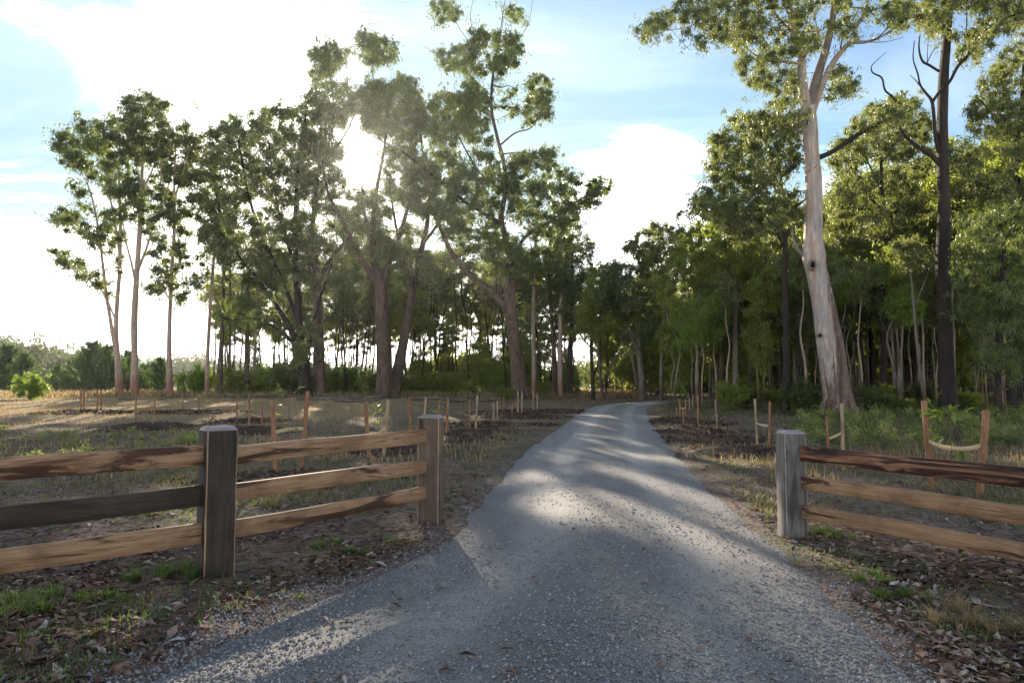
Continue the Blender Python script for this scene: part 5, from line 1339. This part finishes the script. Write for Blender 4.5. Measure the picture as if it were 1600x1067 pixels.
sapling(on_ground(1101, 675), 0.6, 14, 0.07, 'tiny leafy sapling at the foot of the mossy brown stake', 'bright_leaf', 7)
stake_set('thin white-grey stake on the right verge with a rag tied low', [(1117.5, 624, 1121, 674, 'stake_pale', .045)])
mulch(1122, 688, 1.1, 'dark mulch mound around the thin white-grey stake', 0.15, 1.5)
mulch(1190, 710, 1.2, 'dark mulch mound at the left of the grey end post', 0.14, 1.6)
t, G, T = stake_set('pale stake and brown stake joined by a strap left of the grey end post', [(1179.5, 623, 1183.5, 701, Pl, .055), (1203, 627, 1202, 706, R_, .06)], [(0, 1, 0.5, 0.02)])
t, G, T = stake_set('pale stake and short dark stake behind the right fence, in front of the white gum', [(1315.5, 630, 1318.5, 737, 'stake_pale', .06), (1292, 650, 1297, 735, R_, .045)], [(0, 1, 0.56, 0.01)])
sapling(on_ground(1291, 734), 1.3, 14, 0.10, 'thin sapling beside the short dark stake in front of the white gum', 'bright_leaf', 8, top=.35)
t, G, T = stake_set('nearest pair of right-hand stakes, orange-red, leaning outward with a slack pale strap', [(1444, 626, 1456, 769, R_, .075), (1541.5, 641, 1531, 781, R_, .08)])
pm = at(1487, 700, 10.6); strap(t, G[0] + (T[0] - G[0]) * 0.55, pm, 0.07, 0.02); strap(t, pm, G[1] + (T[1] - G[1]) * 0.60, 0.07, 0.03)
sapling(on_ground(1490, 778), 1.35, 16, 0.17, 'young broad-leaved tree between the nearest pair of right-hand stakes', 'lime_leaf', 9, lean=0.02, top=.4)

# post and wire fence far out in the left field
wf = thing('wire_fence', (*at(87, 600, 70)[:2], gh(*at(87, 600, 70)[:2])), 'low post and wire fence crossing the dry field below the young pines', 'fence')
o0 = np.array(wf.location); wires = []
pts = [(-60, 70), (87, 70), (200, 68), (278, 68), (340, 68)]
prev = None
for px, Y in pts:
    q = at(px, 600, Y); g = np.array([q[0], q[1], gh(q[0], q[1])])
    mb = MB(); tube(mb, [g - o0 - [0, 0, .2], g - o0 + [0, 0, 0.6], g - o0 + [0.02, 0, 1.15]], [0.09, 0.08, 0.075], 8); mb.build('post', M['bark_dark'], wf)
    if prev is not None:
        for hz in (0.45, 0.75, 1.0):
            mb = MB(); tube(mb, [prev - o0 + [0, 0, hz], (prev + g) / 2 - o0 + [0, 0, hz - 0.03], g - o0 + [0, 0, hz]], [0.012] * 3, 3, cap=False); mb.build('wire', M['wire'], wf)
    prev = g

# ------------------------------------------------------------------ ground cover
rg = np.random.default_rng(303)
def scatter_px(n, px0, px1, y0, y1, power=1.0):
    """points on the ground, thinned with distance so their density in view stays even"""
    u = rg.random(n); k = 1 / y0 + (1 / y1 - 1 / y0) * u ** power
    Y = 1 / k; px = rg.uniform(px0, px1, n); X = (px - 800) / F * Y * 1.0
    return X, Y
def put(X, Y, keep):
    rd = road_dist(X, Y); m = keep(X, Y, rd); X, Y, rd = X[m], Y[m], rd[m]
    return np.stack([X, Y, ground_h(X, Y, rd)], 1), rd
# crushed stone on the track
def stones(name, P, size, mat_, rs, label=None):
    N = len(P); base = np.array([(1, 0, 0), (0, 1, 0), (-1, 0, 0), (0, -1, 0), (0, 0, 0.8), (0, 0, -0.5)], float)
    s = size * (0.35 + 1.3 * rs.random(N) ** 3); a = rs.random(N) * 6.28
    V = base[None] * (0.7 + 0.6 * rs.random((N, 6, 1))) + rs.normal(size=(N, 6, 3)) * 0.12
    ca, sa = np.cos(a), np.sin(a); V[:, :, 1] *= 0.75
    X = V[:, :, 0] * ca[:, None] - V[:, :, 1] * sa[:, None]; Y = V[:, :, 0] * sa[:, None] + V[:, :, 1] * ca[:, None]
    V = np.stack([X, Y, V[:, :, 2]], 2) * s[:, None, None] * 0.5 + P[:, None] + np.array([0, 0, 1]) * (s * 0.10)[:, None, None]
    T = np.array([(0, 1, 4), (1, 2, 4), (2, 3, 4), (3, 0, 4), (1, 0, 5), (2, 1, 5), (3, 2, 5), (0, 3, 5)])
    mb = MB(); mb.add(V.reshape(-1, 3), None, (np.arange(N)[:, None, None] * 6 + T[None]).reshape(-1, 3), None, np.repeat(rs.random(N), 8))
    return tag(mb.build(name, M[mat_]), kind='stuff')
def rh(x, y, rd):
    e = rd + 0.10 * fbm(x * 1.3, y * 1.3, 4)
    return base_h(x, y) + 0.035 * (1 - np.clip(e, 0, 1) ** 2) - 0.10 * sm(0.9, 1.16, e) + 0.012 * fbm(x * 3, y * 3, 3) - 0.014 * np.exp(-((rd - 0.42) / 0.13) ** 2)
X, Y = scatter_px(110000, -60, 1660, 2.9, 14)
rd = road_dist(X, Y)
dens = 0.55 + 0.6 * sm(0.55, 0.95, rd) + 0.5 * np.exp(-(rd / 0.2) ** 2) + 0.9 * (vnoise(X * 1.1, Y * 0.8))
m = (rd < 1.12) & (rg.random(len(X)) < dens); X, Y, rd = X[m], Y[m], rd[m]
stones('gravel', np.stack([X, Y, np.maximum(rh(X, Y, rd), ground_h(X, Y, rd))], 1), 0.021, 'gravel', rg)
X, Y = scatter_px(60000, -200, 1800, 2.6, 16)
P, rd = put(X, Y, lambda x, y, r: (r > 0.98) & (r < 1.6) & (rg.random(len(x)) < (1.6 - r) * 1.9 * (vnoise(x * 1.5, y * 1.5) + .75)))
stones('verge_gravel', P + [0, 0, 0.004], 0.024, 'gravel', rg)
# leaf litter and bark flakes
X, Y = scatter_px(150000, -150, 1750, 2.4, 30)
P, rd = put(X, Y, lambda x, y, r: (r > 1.03) & (rg.random(len(x)) < 0.15 + 0.75 * sm(-0.12, 0.3, fbm(x * 0.8, y * 0.8, 3) + 0.12 * (x > 0))))
mb = MB(); chips(mb, P + [0, 0, 0.006], 0.065, rg, 0.3, 0.38)
tag(mb.build('leaf_litter', M['litter']), kind='stuff')
X, Y = scatter_px(1500, 0, 1600, 3, 16)
rd = road_dist(X, Y); m = rd < 1.0
mb = MB(); chips(mb, np.stack([X, Y, rh(X, Y, rd) + 0.006], 1)[m][:420], 0.06, rg, 0.15, 0.3); tag(mb.build('scattered_leaves', M['litter']), kind='stuff')
mb = MB(); X, Y = scatter_px(4200, -150, 1750, 2.6, 26)
P, rd = put(X, Y, lambda x, y, r: r > 1.08)
for p in P:
    a = rg.random() * 6.28; l = rg.uniform(0.08, 0.45); d = np.array([math.cos(a), math.sin(a), 0]) * l
    q = p + d; q[2] = p[2] + rg.uniform(0, 0.03)
    tube(mb, [p + [0, 0, .008], (p + q) / 2 + rg.normal(size=3) * 0.02 + [0, 0, .015], q + [0, 0, .01]], [0.006, 0.005, 0.002], 3, cap=False, val=0.3)
tag(mb.build('twig_litter', M['litter']), kind='stuff')

def blades(mb, P, h, w, rs, lean=0.5):
    N = len(P); h = h + 0 * P[:, 0]; a = rs.random(N) * 6.28; d = np.stack([np.cos(a), np.sin(a), np.zeros(N)], 1); s = np.stack([-np.sin(a), np.cos(a), np.zeros(N)], 1)
    h = h * (0.5 + rs.random(N)); ln = lean * rs.random(N) * h
    mid = P + d * (ln * 0.35)[:, None] + np.array([0, 0, 1]) * (h * 0.6)[:, None]
    tip = P + d * ln[:, None] + np.array([0, 0, 1]) * h[:, None]
    V = np.stack([P - s * w / 2, P + s * w / 2, mid + s * w / 3, mid - s * w / 3, tip], 1).reshape(-1, 3); ix = np.arange(N)[:, None] * 5
    v = rs.random(N); mb.add(V, ix + np.array([[0, 1, 2, 3]]), ix + np.array([[3, 2, 4]]), v, v)
# sparse green cover
X, Y = scatter_px(130000, -150, 1750, 3.0, 40)
P, rd = put(X, Y, lambda x, y, r: (r > 1.08) & (rg.random(len(x)) < (0.25 + 0.75 * sm(5, 9, y)) * 0.9 * sm(0.06, 0.32, fbm(x * 0.45 + 9, y * 0.45, 4)) * sm(-0.3, 0.2, vnoise(x * 7, y * 7)) + 0.3 * np.exp(-((r - 1.3) / 0.18) ** 2) * sm(0, .4, vnoise(x * 3, y * 3))))
sz = np.clip(P[:, 1] * 0.0016, 0.006, 0.05)
mb = MB(); blades(mb, P, 0.045 + 0.0025 * np.minimum(P[:, 1], 20), 0.008, rg, 1.3); tag(mb.build('short_grass', M['grass']), kind='stuff')
X, Y = scatter_px(60000, -150, 1750, 9, 45)
P, rd = put(X, Y, lambda x, y, r: (r > 1.15) & (rg.random(len(x)) < 0.15 + 0.85 * sm(-0.1, 0.25, fbm(x * 0.6 + 3, y * 0.4, 4))))
mb = MB(); blades(mb, P, 0.07, 0.016, rg, 1.4); tag(mb.build('matted_grass', M['matted']), kind='stuff')
mb = MB()
X, Y = scatter_px(105000, -150, 1750, 14, 75)
P, rd = put(X, Y, lambda x, y, r: (r > 1.3) & (rg.random(len(x)) < 0.10 + 0.9 * sm(22, 42, y) * sm(-3, -9, x) + 0.45 * sm(40, 48, y) * (r < 9)))
blades(mb, P, 0.12 + 0.12 * sm(45, 60, P[:, 1]), 0.026, rg, 1.2)
X, Y = scatter_px(22000, -150, 1000, 56, 150)
P, rd = put(X, Y, lambda x, y, r: (r > 1.5) & (x < 14)); blades(mb, P, 0.45, 0.14, rg, 0.8)
tag(mb.build('dry_grass', M['dry_grass']), kind='stuff')
# ferns and low growth below the right-hand wood and along the grove
def ferns(name, n, area, hgt, leaf, seed):
    rs = np.random.default_rng(seed); mb = MB()
    for i in range(n):
        px, Y = area(rs); q = at(px, 600, Y)
        if road_dist(np.array([q[0]]), np.array([Y]))[0] < 1.5: continue
        b = np.array([q[0], Y, gh(q[0], Y)]); nf = rs.integers(6, 10); hh = hgt * rs.uniform(0.6, 1.3)
        for f in range(nf):
            a = rs.random() * 6.28; d = np.array([math.cos(a), math.sin(a), 0]); s = np.array([-d[1], d[0], 0]); m_ = 11
            t_ = np.linspace(0.12, 1, m_); C = b + d[None] * (hh * 0.95 * t_)[:, None] + np.array([0, 0, 1])[None] * (hh * (1.5 * t_ - 0.95 * t_ ** 2))[:, None]
            w = hh * 0.30 * (1 - t_) ** 0.7 + 0.01
            for sg in (-1, 1):
                tip = C + s[None] * (sg * w)[:, None] + d[None] * 0.03 - [0, 0, 0.02]
                e = d[None] * (hh * 0.035)
                V = np.stack([C - e, C + e, tip], 1).reshape(-1, 3)
                mb.add(V, None, np.arange(3 * m_).reshape(-1, 3), None, np.clip(rs.random() + rs.normal(size=m_) * .1, 0, 1))
    return tag(mb.build(name, M[leaf]), kind='stuff')
ferns('fern_bed', 420, lambda rs: (rs.uniform(1235, 1700), 17 + 16 * rs.random() ** 0.7), 0.42, 'fern_leaf', 61)
ferns('bracken', 330, lambda rs: (rs.uniform(1040, 1700), rs.uniform(32, 42)), 0.55, 'fern_leaf', 62)
ferns('bracken', 420, lambda rs: (rs.uniform(290, 900), rs.uniform(53, 64)), 0.5, 'fern_leaf', 63)
mb = MB(); lowc = []
rs_ = np.random.default_rng(64)
for i in range(150):
    px = rs_.uniform(1240, 1700); Y = rs_.uniform(19, 34); q = at(px, 600, Y); lowc.append([q[0], Y, gh(q[0], Y) + 0.15, rs_.uniform(0.2, 0.5)])
for i in range(45):
    px = rs_.uniform(-60, 330); Y = rs_.uniform(13, 24); q = at(px, 600, Y); lowc.append([q[0], Y, gh(q[0], Y) + 0.02, rs_.uniform(0.15, 0.35)])
leaves(mb, lowc, 150, 0.10, 0.05, rs_, -0.1, 0.7, 8)
tag(mb.build('ground_cover', M['fern_leaf']), kind='stuff')
mb = MB(); X, Y = scatter_px(9000, 1200, 1800, 12, 34, 0.8)
P, rd = put(X, Y, lambda x, y, r: rg.random(len(x)) < sm(0.0, 0.3, vnoise(x * .6, y * .6) + 0.1)); blades(mb, P, 0.22, 0.014, rg, 1.3)
tag(mb.build('dry_tussocks', M['dry_grass']), kind='stuff')

# grass tufts one could count in the foreground
def tuft(px, py, r, h, n, label, m_='grass', leafy=False):
    p = on_ground(px, py); rs = np.random.default_rng(int(px * 7 + py)); mb = MB()
    nb = max(4, int(n / 45)); ctr = rs.normal(size=(nb, 2)) * r * 0.42 * [1.2, 0.8]
    k = rs.integers(0, nb, n); hb = h * (0.45 + 0.75 * rs.random(nb))[k]
    a = rs.random(n) * 6.28; q = 0.025 * np.sqrt(rs.random(n)); d = np.stack([np.cos(a), np.sin(a), np.zeros(n)], 1); s = np.stack([-np.sin(a), np.cos(a), np.zeros(n)], 1)
    X = p[0] + ctr[k, 0] + d[:, 0] * q; Y = p[1] + ctr[k, 1] + d[:, 1] * q
    P = np.stack([X, Y, ground_h(X, Y) - 0.01], 1) - p
    hh = hb * (0.5 + 0.7 * rs.random(n)); ln = hh * (0.25 + 0.9 * rs.random(n)); w = 0.005
    m1 = P + d * (ln * 0.3)[:, None] + np.array([0, 0, 1]) * (hh * 0.6)[:, None]; tp = P + d * ln[:, None] + np.array([0, 0, 1]) * (hh * (1.0 - 0.35 * rs.random(n)))[:, None]
    V = np.stack([P - s * w / 2, P + s * w / 2, m1 + s * w / 2.4, m1 - s * w / 2.4, tp], 1).reshape(-1, 3); ix = np.arange(n)[:, None] * 5
    v = np.clip(rs.random(n) * 0.6 + 0.4 * rs.random(nb)[k], 0, 1); mb.add(V, ix + np.array([[0, 1, 2, 3]]), ix + np.array([[3, 2, 4]]), v, v)
    o = mb.build('grass_tuft', M[m_]); o.location = [float(a) for a in p]; o['kind'] = 'thing'; del o['kind']
    return tag(o, label, 'grass tuft', 'grass tufts on the bare soil')
for a in [(40, 968, 0.24, 0.12, 900, 'rounded green grass tuft in the bottom left corner, the lower of two'), (60, 938, 0.22, 0.13, 700, 'green grass tuft in the bottom left corner, the upper of two'),
          (8, 955, 0.16, 0.10, 400, 'green grass tuft cut by the left edge of the picture'),
          (160, 945, 0.22, 0.09, 650, 'wide dark green tuft left of the dark fence post in the verge'), (215, 914, 0.15, 0.13, 330, 'bright spiky grass tuft below the lowest left rail'),
          (262, 903, 0.20, 0.15, 520, 'brightest long-bladed tuft just left of the foot of the dark fence post'), (512, 858, 0.28, 0.09, 520, 'wide green tuft below the middle of the left fence section'),
          (556, 868, 0.22, 0.09, 420, 'green tuft on the verge between the two left fence posts'), (610, 850, 0.26, 0.08, 420, 'green tuft close to the foot of the brown fence post'),
          (88, 834, 0.25, 0.06, 260, 'thin grass patch seen through the left rails near the edge'), (232, 803, 0.3, 0.06, 330, 'pale grass patch seen between the lower left rails'),
          (240, 752, 0.35, 0.07, 330, 'bright grass patch seen between the upper left rails'), (1287, 842, 0.20, 0.12, 420, 'bright sunlit tuft just right of the grey end post'),
          (1316, 851, 0.16, 0.11, 300, 'bright sunlit tuft under the lowest right rail'), (1372, 922, 0.20, 0.10, 450, 'green tuft on the verge below the right rails'),
          (1396, 948, 0.16, 0.09, 300, 'olive tuft at the gravel edge below the right rails'), (130, 1022, 0.1, 0.09, 120, 'small lime tuft on the reddish soil at the bottom left'),
          (466, 938, 0.07, 0.05, 80, 'tiny tuft on the gravel edge left of the track'), (736, 744, 0.35, 0.09, 350, 'sunlit green tuft on the verge beyond the brown fence post'),
          (1012, 690, 0.6, 0.10, 300, 'yellow-green tuft on the right edge of the far track'), (870, 655, 0.9, 0.12, 300, 'grassy fringe tuft on the left edge of the far track')]:
    tuft(*a)
tuft(1500, 985, 0.30, 0.14, 700, 'dry reddish-brown tuft in the bottom right verge', 'dry_grass')
tuft(1560, 1000, 0.25, 0.12, 500, 'dry reddish-brown tuft nearest the bottom right corner', 'dry_grass')
# weeds at the foot of the dark post
def weed(px, py, h, label, leaf='bright_leaf', n=16, seed=0):
    p = on_ground(px, py); rs = np.random.default_rng(seed); t = thing('weed', p, label, 'weed')
    mb = MB(); lf = MB(); z = 0.02; a = 0
    tube(mb, [[0, 0, -.03], [0.01, 0, h * .6], [0.02, 0, h]], [0.005, 0.004, 0.003], 5)
    for i in range(n):
        a += 2.4; zz0 = h * (0.15 + 0.85 * i / n); d = np.array([math.cos(a), math.sin(a), 0.45]); d /= np.linalg.norm(d); l = 0.14 * (1.15 - 0.5 * i / n); s = np.array([-math.sin(a), math.cos(a), 0]); b0 = np.array([0.01, 0, zz0])
        m1 = b0 + d * l * 0.5
        lf.add([b0, m1 + s * 0.011, b0 + d * l - [0, 0, l * 0.35], m1 - s * 0.011], [(0, 1, 2, 3)], None, rs.random())
    mb.build('stem', M['twig'], t); lf.build('foliage', M[leaf], t)
weed(350, 893, 0.24, 'slender-leaved weed in front of the foot of the dark fence post', n=22, seed=1)
weed(388, 892, 0.20, 'pale narrow-leaved weed just right of the foot of the dark fence post', 'lime_leaf', 16, 2)

# single stones, leaves and pieces of bark that stand out
def rock(px, py, s, label, m_='gravel', flat=0.6):
    p = on_ground(px, py); rs = np.random.default_rng(int(px + py)); n = 10; V = []; rings = 5
    for i in range(rings + 1):
        th = math.pi * i / rings
        for k in range(n):
            f = 2 * math.pi * k / n; r = s * (1 + 0.25 * rs.normal() * 0.6)
            V.append([math.sin(th) * math.cos(f) * r, math.sin(th) * math.sin(f) * r * 0.75, math.cos(th) * r * flat + s * 0.25])
    Q = [(i * n + k, (i + 1) * n + k, (i + 1) * n + (k + 1) % n, i * n + (k + 1) % n) for i in range(rings) for k in range(n)]
    mb = MB(); mb.add(V, Q, None, rs.random()); o = mb.build('stone', M[m_]); o.location = [float(a) for a in p]
    tag(o, label, 'stone')
rock(1228, 882, 0.045, 'dark angular stone on the gravel edge below the grey end post')
rock(1240, 926, 0.022, 'small dark stone on the gravel right of centre')
rock(65, 1000, 0.03, 'pale stone on the soil near the bottom left grass tufts')
rock(1460, 938, 0.035, 'pale flat stone on the right verge among the bark')
rock(207, 978, 0.025, 'whitish stone on the soil above the bottom left gravel')
rock(1107, 1053, 0.018, 'small pebble standing proud of the gravel near the bottom')
def flake(px, py, l, w, rz, label, v, name='fallen_leaf', curl=0.35, on_road=False):
    p = on_ground(px, py)
    if on_road: p[2] = rh(np.array([p[0]]), np.array([p[1]]), road_dist(np.array([p[0]]), np.array([p[1]])))[0]
    n = 9; V = []
    for i in range(n):
        t_ = i / (n - 1); ww = w * math.sin(math.pi * min(1, max(0.06, t_ * 0.94 + 0.03))) ** 0.7
        for sgn in (-1, 0, 1):
            V.append([(t_ - 0.5) * l, sgn * ww / 2, 0.012 + curl * l * 0.12 * math.cos(t_ * 5) * 0.5 + (abs(sgn)) * ww * 0.25])
    Q = [(i * 3 + k, (i + 1) * 3 + k, (i + 1) * 3 + k + 1, i * 3 + k + 1) for i in range(n - 1) for k in range(2)]
    mb = MB(); mb.add(V, Q, None, v); o = mb.build(name, M['litter']); o.location = [float(a) for a in p]; o.rotation_euler.z = rz
    tag(o, label, 'leaf' if name == 'fallen_leaf' else 'bark')
flake(881, 825, 0.10, 0.035, 0.2, 'salmon-coloured leaf lying on the sunlit middle of the track', 0.5, on_road=True)
flake(797, 1018, 0.055, 0.02, -0.4, 'pale fallen leaf near the bottom middle of the track', 0.75, on_road=True)
flake(828, 1015, 0.06, 0.018, -0.6, 'thin brown leaf right of the pale one near the bottom middle', 0.2, on_road=True)
flake(540, 985, 0.10, 0.025, 0.3, 'curled brown leaf in the sunlit strip at the left of the track', 0.3, on_road=True)
flake(562, 970, 0.055, 0.02, 0.8, 'yellowish leaf just above the curled brown one', 0.8, on_road=True)
flake(310, 1033, 0.06, 0.02, 2.2, 'pale leaf standing in the shadow at the bottom left of the gravel', 0.8, on_road=True)
flake(686, 929, 0.07, 0.02, 0.7, 'slim grey leaf lying across the left wheel track', 0.6, on_road=True)
flake(1104, 1008, 0.05, 0.025, 0.1, 'tan leaf on the right wheel track', 0.6, on_road=True)
for k, (px, py, l, w, rz, v, lab) in enumerate([(1412, 948, 0.22, 0.05, 0.3, 0.3, 'reddish bark strip on the verge right of the olive tuft'), (1540, 958, 0.30, 0.06, -0.5, 0.8, 'long grey bark strip in the lower right verge'),
        (1575, 918, 0.16, 0.06, 0.2, 0.5, 'pink-brown bark flake at the right edge of the picture'), (1500, 914, 0.14, 0.04, -0.9, 0.7, 'pale bark flake standing among grass in the right verge'),
        (1572, 1043, 0.18, 0.05, 0.0, 0.45, 'reddish bark flake in the bottom right corner'), (268, 917, 0.20, 0.04, 0.4, 0.6, 'peeling bark strip in front of the brightest left tuft'),
        (250, 893, 0.25, 0.05, -0.2, 0.9, 'pale split wood flake behind the brightest left tuft'), (145, 1035, 0.20, 0.04, 0.5, 0.6, 'salmon bark sliver in the bottom left corner'),
        (97, 968, 0.15, 0.05, 1.9, 0.9, 'whitish bark flake between the bottom left tufts'), (120, 838, 0.2, 0.04, 1.2, 0.9, 'pale upright bark flake behind the lowest left rail'),
        (80, 925, 0.18, 0.04, 0.1, 0.4, 'flat brown bark strip above the bottom left tufts'), (165, 990, 0.14, 0.05, 0.1, 0.8, 'pinkish flake on the soil beside the whitish stone')]):
    flake(px, py, l, w, rz, lab, v, 'bark_strip', 0.6)
# fallen timber along the foot of the grove and by the white gum
for k, (px, py, l, r, rz, lab) in enumerate([(320, 620, 7, .22, 0.1, 'low dark fallen log at the foot of the leftmost back-row gums'), (395, 622, 6, .25, -0.15, 'dark fallen branch heap left of the fan-shaped tree'),
        (530, 626, 6, .35, 0.2, 'rough dark log heap between the fan-shaped tree and the massive forked gum'), (560, 629, 4, .22, -0.4, 'short dark log left of the foot of the massive forked gum'),
        (690, 626, 5, .28, 0.1, 'fallen log between the leaning gum and the tallest central gum'), (745, 628, 4, .2, 0.5, 'small fallen log left of the tallest central gum'),
        (240, 625, 5, .2, 0.05, 'low row of fallen wood between the straight gum and the third pale gum'), (1255, 662, 3.2, .06, 0.5, 'thin pale fallen branch left of the foot of the white gum'),
        (1240, 655, 2.5, .09, -0.2, 'short pale log between the black-barked gum and the white gum'), (1180, 660, 3.0, .06, 0.3, 'thin sunlit fallen branch in the clearing before the black-barked gum')]):
    p = on_ground(px, py); d = np.array([math.cos(rz), math.sin(rz), 0]) * l / 2; rs = np.random.default_rng(k)
    Q = smooth_path([-d, -d * 0.3 + rs.normal(size=3) * 0.12 * [1, 1, .5], d * 0.4 + rs.normal(size=3) * 0.12 * [1, 1, .5], d + [0, 0, .15]], 4)
    r *= 0.6; Q[:, 1] += 0.25 * np.sin(np.linspace(0, 5, len(Q)) + k); Q[:, 2] += r * 0.7
    mb = MB(); tube(mb, Q, np.linspace(r, r * 0.4, len(Q)), 9, 0.25, 0.1, k)
    for j in range(3):
        a = Q[int(rs.uniform(.3, .9) * len(Q))]; e = a + rs.normal(size=3) * r * 4; e[2] = abs(e[2]) + r; tube(mb, [a, (a + e) / 2, e], [r * .35, r * .25, r * .1], 5)
    o = mb.build('fallen_log', M['log'], smooth=True); o.location = [float(a) for a in p]; tag(o, lab, 'log')

# the rimmed hollow half way up the white gum, an old branch scar lower down
def scar(px, py, rx, rz, label):
    yq = 32 - 0.62; c = at(px, py, yq) - np.array(WG.location); mb = MB(); n = 18; V = []
    for k_ in range(n):
        a = 2 * math.pi * k_ / n
        V += [[c[0] + math.cos(a) * rx * q, c[1] + d_, c[2] + math.sin(a) * rz * q] for q, d_ in ((1.5, 0.14), (1.15, -0.10), (0.8, -0.02), (0.55, 0.22))]
    V.append([c[0], c[1] + 0.35, c[2]])
    Q = [(k_ * 4 + j, ((k_ + 1) % n) * 4 + j, ((k_ + 1) % n) * 4 + j + 1, k_ * 4 + j + 1) for k_ in range(n) for j in range(3)]
    mb.add(V, Q, [(k_ * 4 + 3, ((k_ + 1) % n) * 4 + 3, n * 4) for k_ in range(n)])
    o = mb.build('hollow', [M['bark_grey'], M['bark_dark']], WG, True); mi = [1 if i < 3 * n and i % 3 == 2 else 0 for i in range(3 * n)] + [1] * n
    o.data.polygons.foreach_set('material_index', mi[:len(o.data.polygons)]); o['label'] = label
scar(1270, 414, 0.13, 0.19, 'dark rimmed hollow in the pale trunk')
scar(1281, 524, 0.08, 0.08, 'small dark branch scar')
# ------------------------------------------------------------------ morning air
HX, HY0, HY1 = 1000, -80, 1700
mb = MB(); box(mb, (0, (HY0 + HY1) / 2, 29.0), 2 * HX, HY1 - HY0, 62.0)
hz = mb.mesh('haze', [])
m = bpy.data.materials.new('morning_haze'); m.use_nodes = True; nt = m.node_tree; nt.nodes.clear()
o_ = nt.nodes.new('ShaderNodeOutputMaterial'); v_ = nt.nodes.new('ShaderNodeVolumePrincipled')
v_.inputs['Color'].default_value = (0.95, 0.96, 1.0, 1); v_.inputs['Density'].default_value = 0.00015; v_.inputs['Anisotropy'].default_value = 0.78
nt.links.new(v_.outputs[0], o_.inputs['Volume']); hz.materials.append(m)
tag(link('haze', hz), kind='stuff')

# ------------------------------------------------------------------ labels that tell the repeats apart
REFS = [(10, 'the picture edge'), (186, 'the twin-stemmed gum'), (323, 'the pinkish leaning gum'), (474, 'the fan-shaped gum'), (600, 'the forked gum'), (811, 'the tallest central gum'), (892, 'the track-bend gum'),
        (1004, 'the grey twin-trunked gum'), (1090, 'the lime wattle'), (1149, 'the yellow-green gum'), (1228, 'the black-barked gum'), (1305, 'the great white gum'), (1381, 'the dark straight gum'), (1481, 'the tall black gum'), (1562, 'the weeping tree')]
LOOK = {'gum_tree': 'background gum', 'thin_gum': 'thin young gum', 'understorey_tree': 'understorey tree', 'leafy_shrub': 'low shrub'}
BW = {'bark_dark': 'dark-barked', 'bark_brown': 'brown-barked', 'bark_pale': 'pale-stemmed', 'bark_grey': 'grey-stemmed'}
ORD = ['nearest', 'second', 'third', 'fourth', 'fifth', 'sixth', 'seventh', 'eighth', 'ninth', 'tenth', 'eleventh', 'twelfth', '13th', '14th', '15th', '16th', '17th', '18th', '19th', '20th', '21st', '22nd']
cls = {}
for o in list(COL.objects):
    if o.parent is None and o.get('group') and o.name.split('.')[0] in LOOK:
        px = 800 + F * o.location.x / o.location.y
        j = min(range(len(REFS)), key=lambda i: abs(REFS[i][0] - px)); side = 'left' if px < REFS[j][0] else 'right'
        b_ = ''
        for c in o.children:
            if c.name.startswith('trunk'): b_ = BW.get(c.data.materials[0].name, '')
        row = 'front rows' if o.location.y < 62 else 'middle rows' if o.location.y < 82 else 'rear rows'
        look = (b_ + ' ' + LOOK[o.name.split('.')[0]]).strip()
        cls.setdefault((look, j, side, row), []).append((abs(px - REFS[j][0]), o))
for (look, j, side, row), L_ in cls.items():
    for n, (_, o) in enumerate(sorted(L_, key=lambda q: q[0])):
        o['label'] = '%s, %s to the %s of %s, %s' % (look, ORD[min(n, 21)], side, REFS[j][1], row)
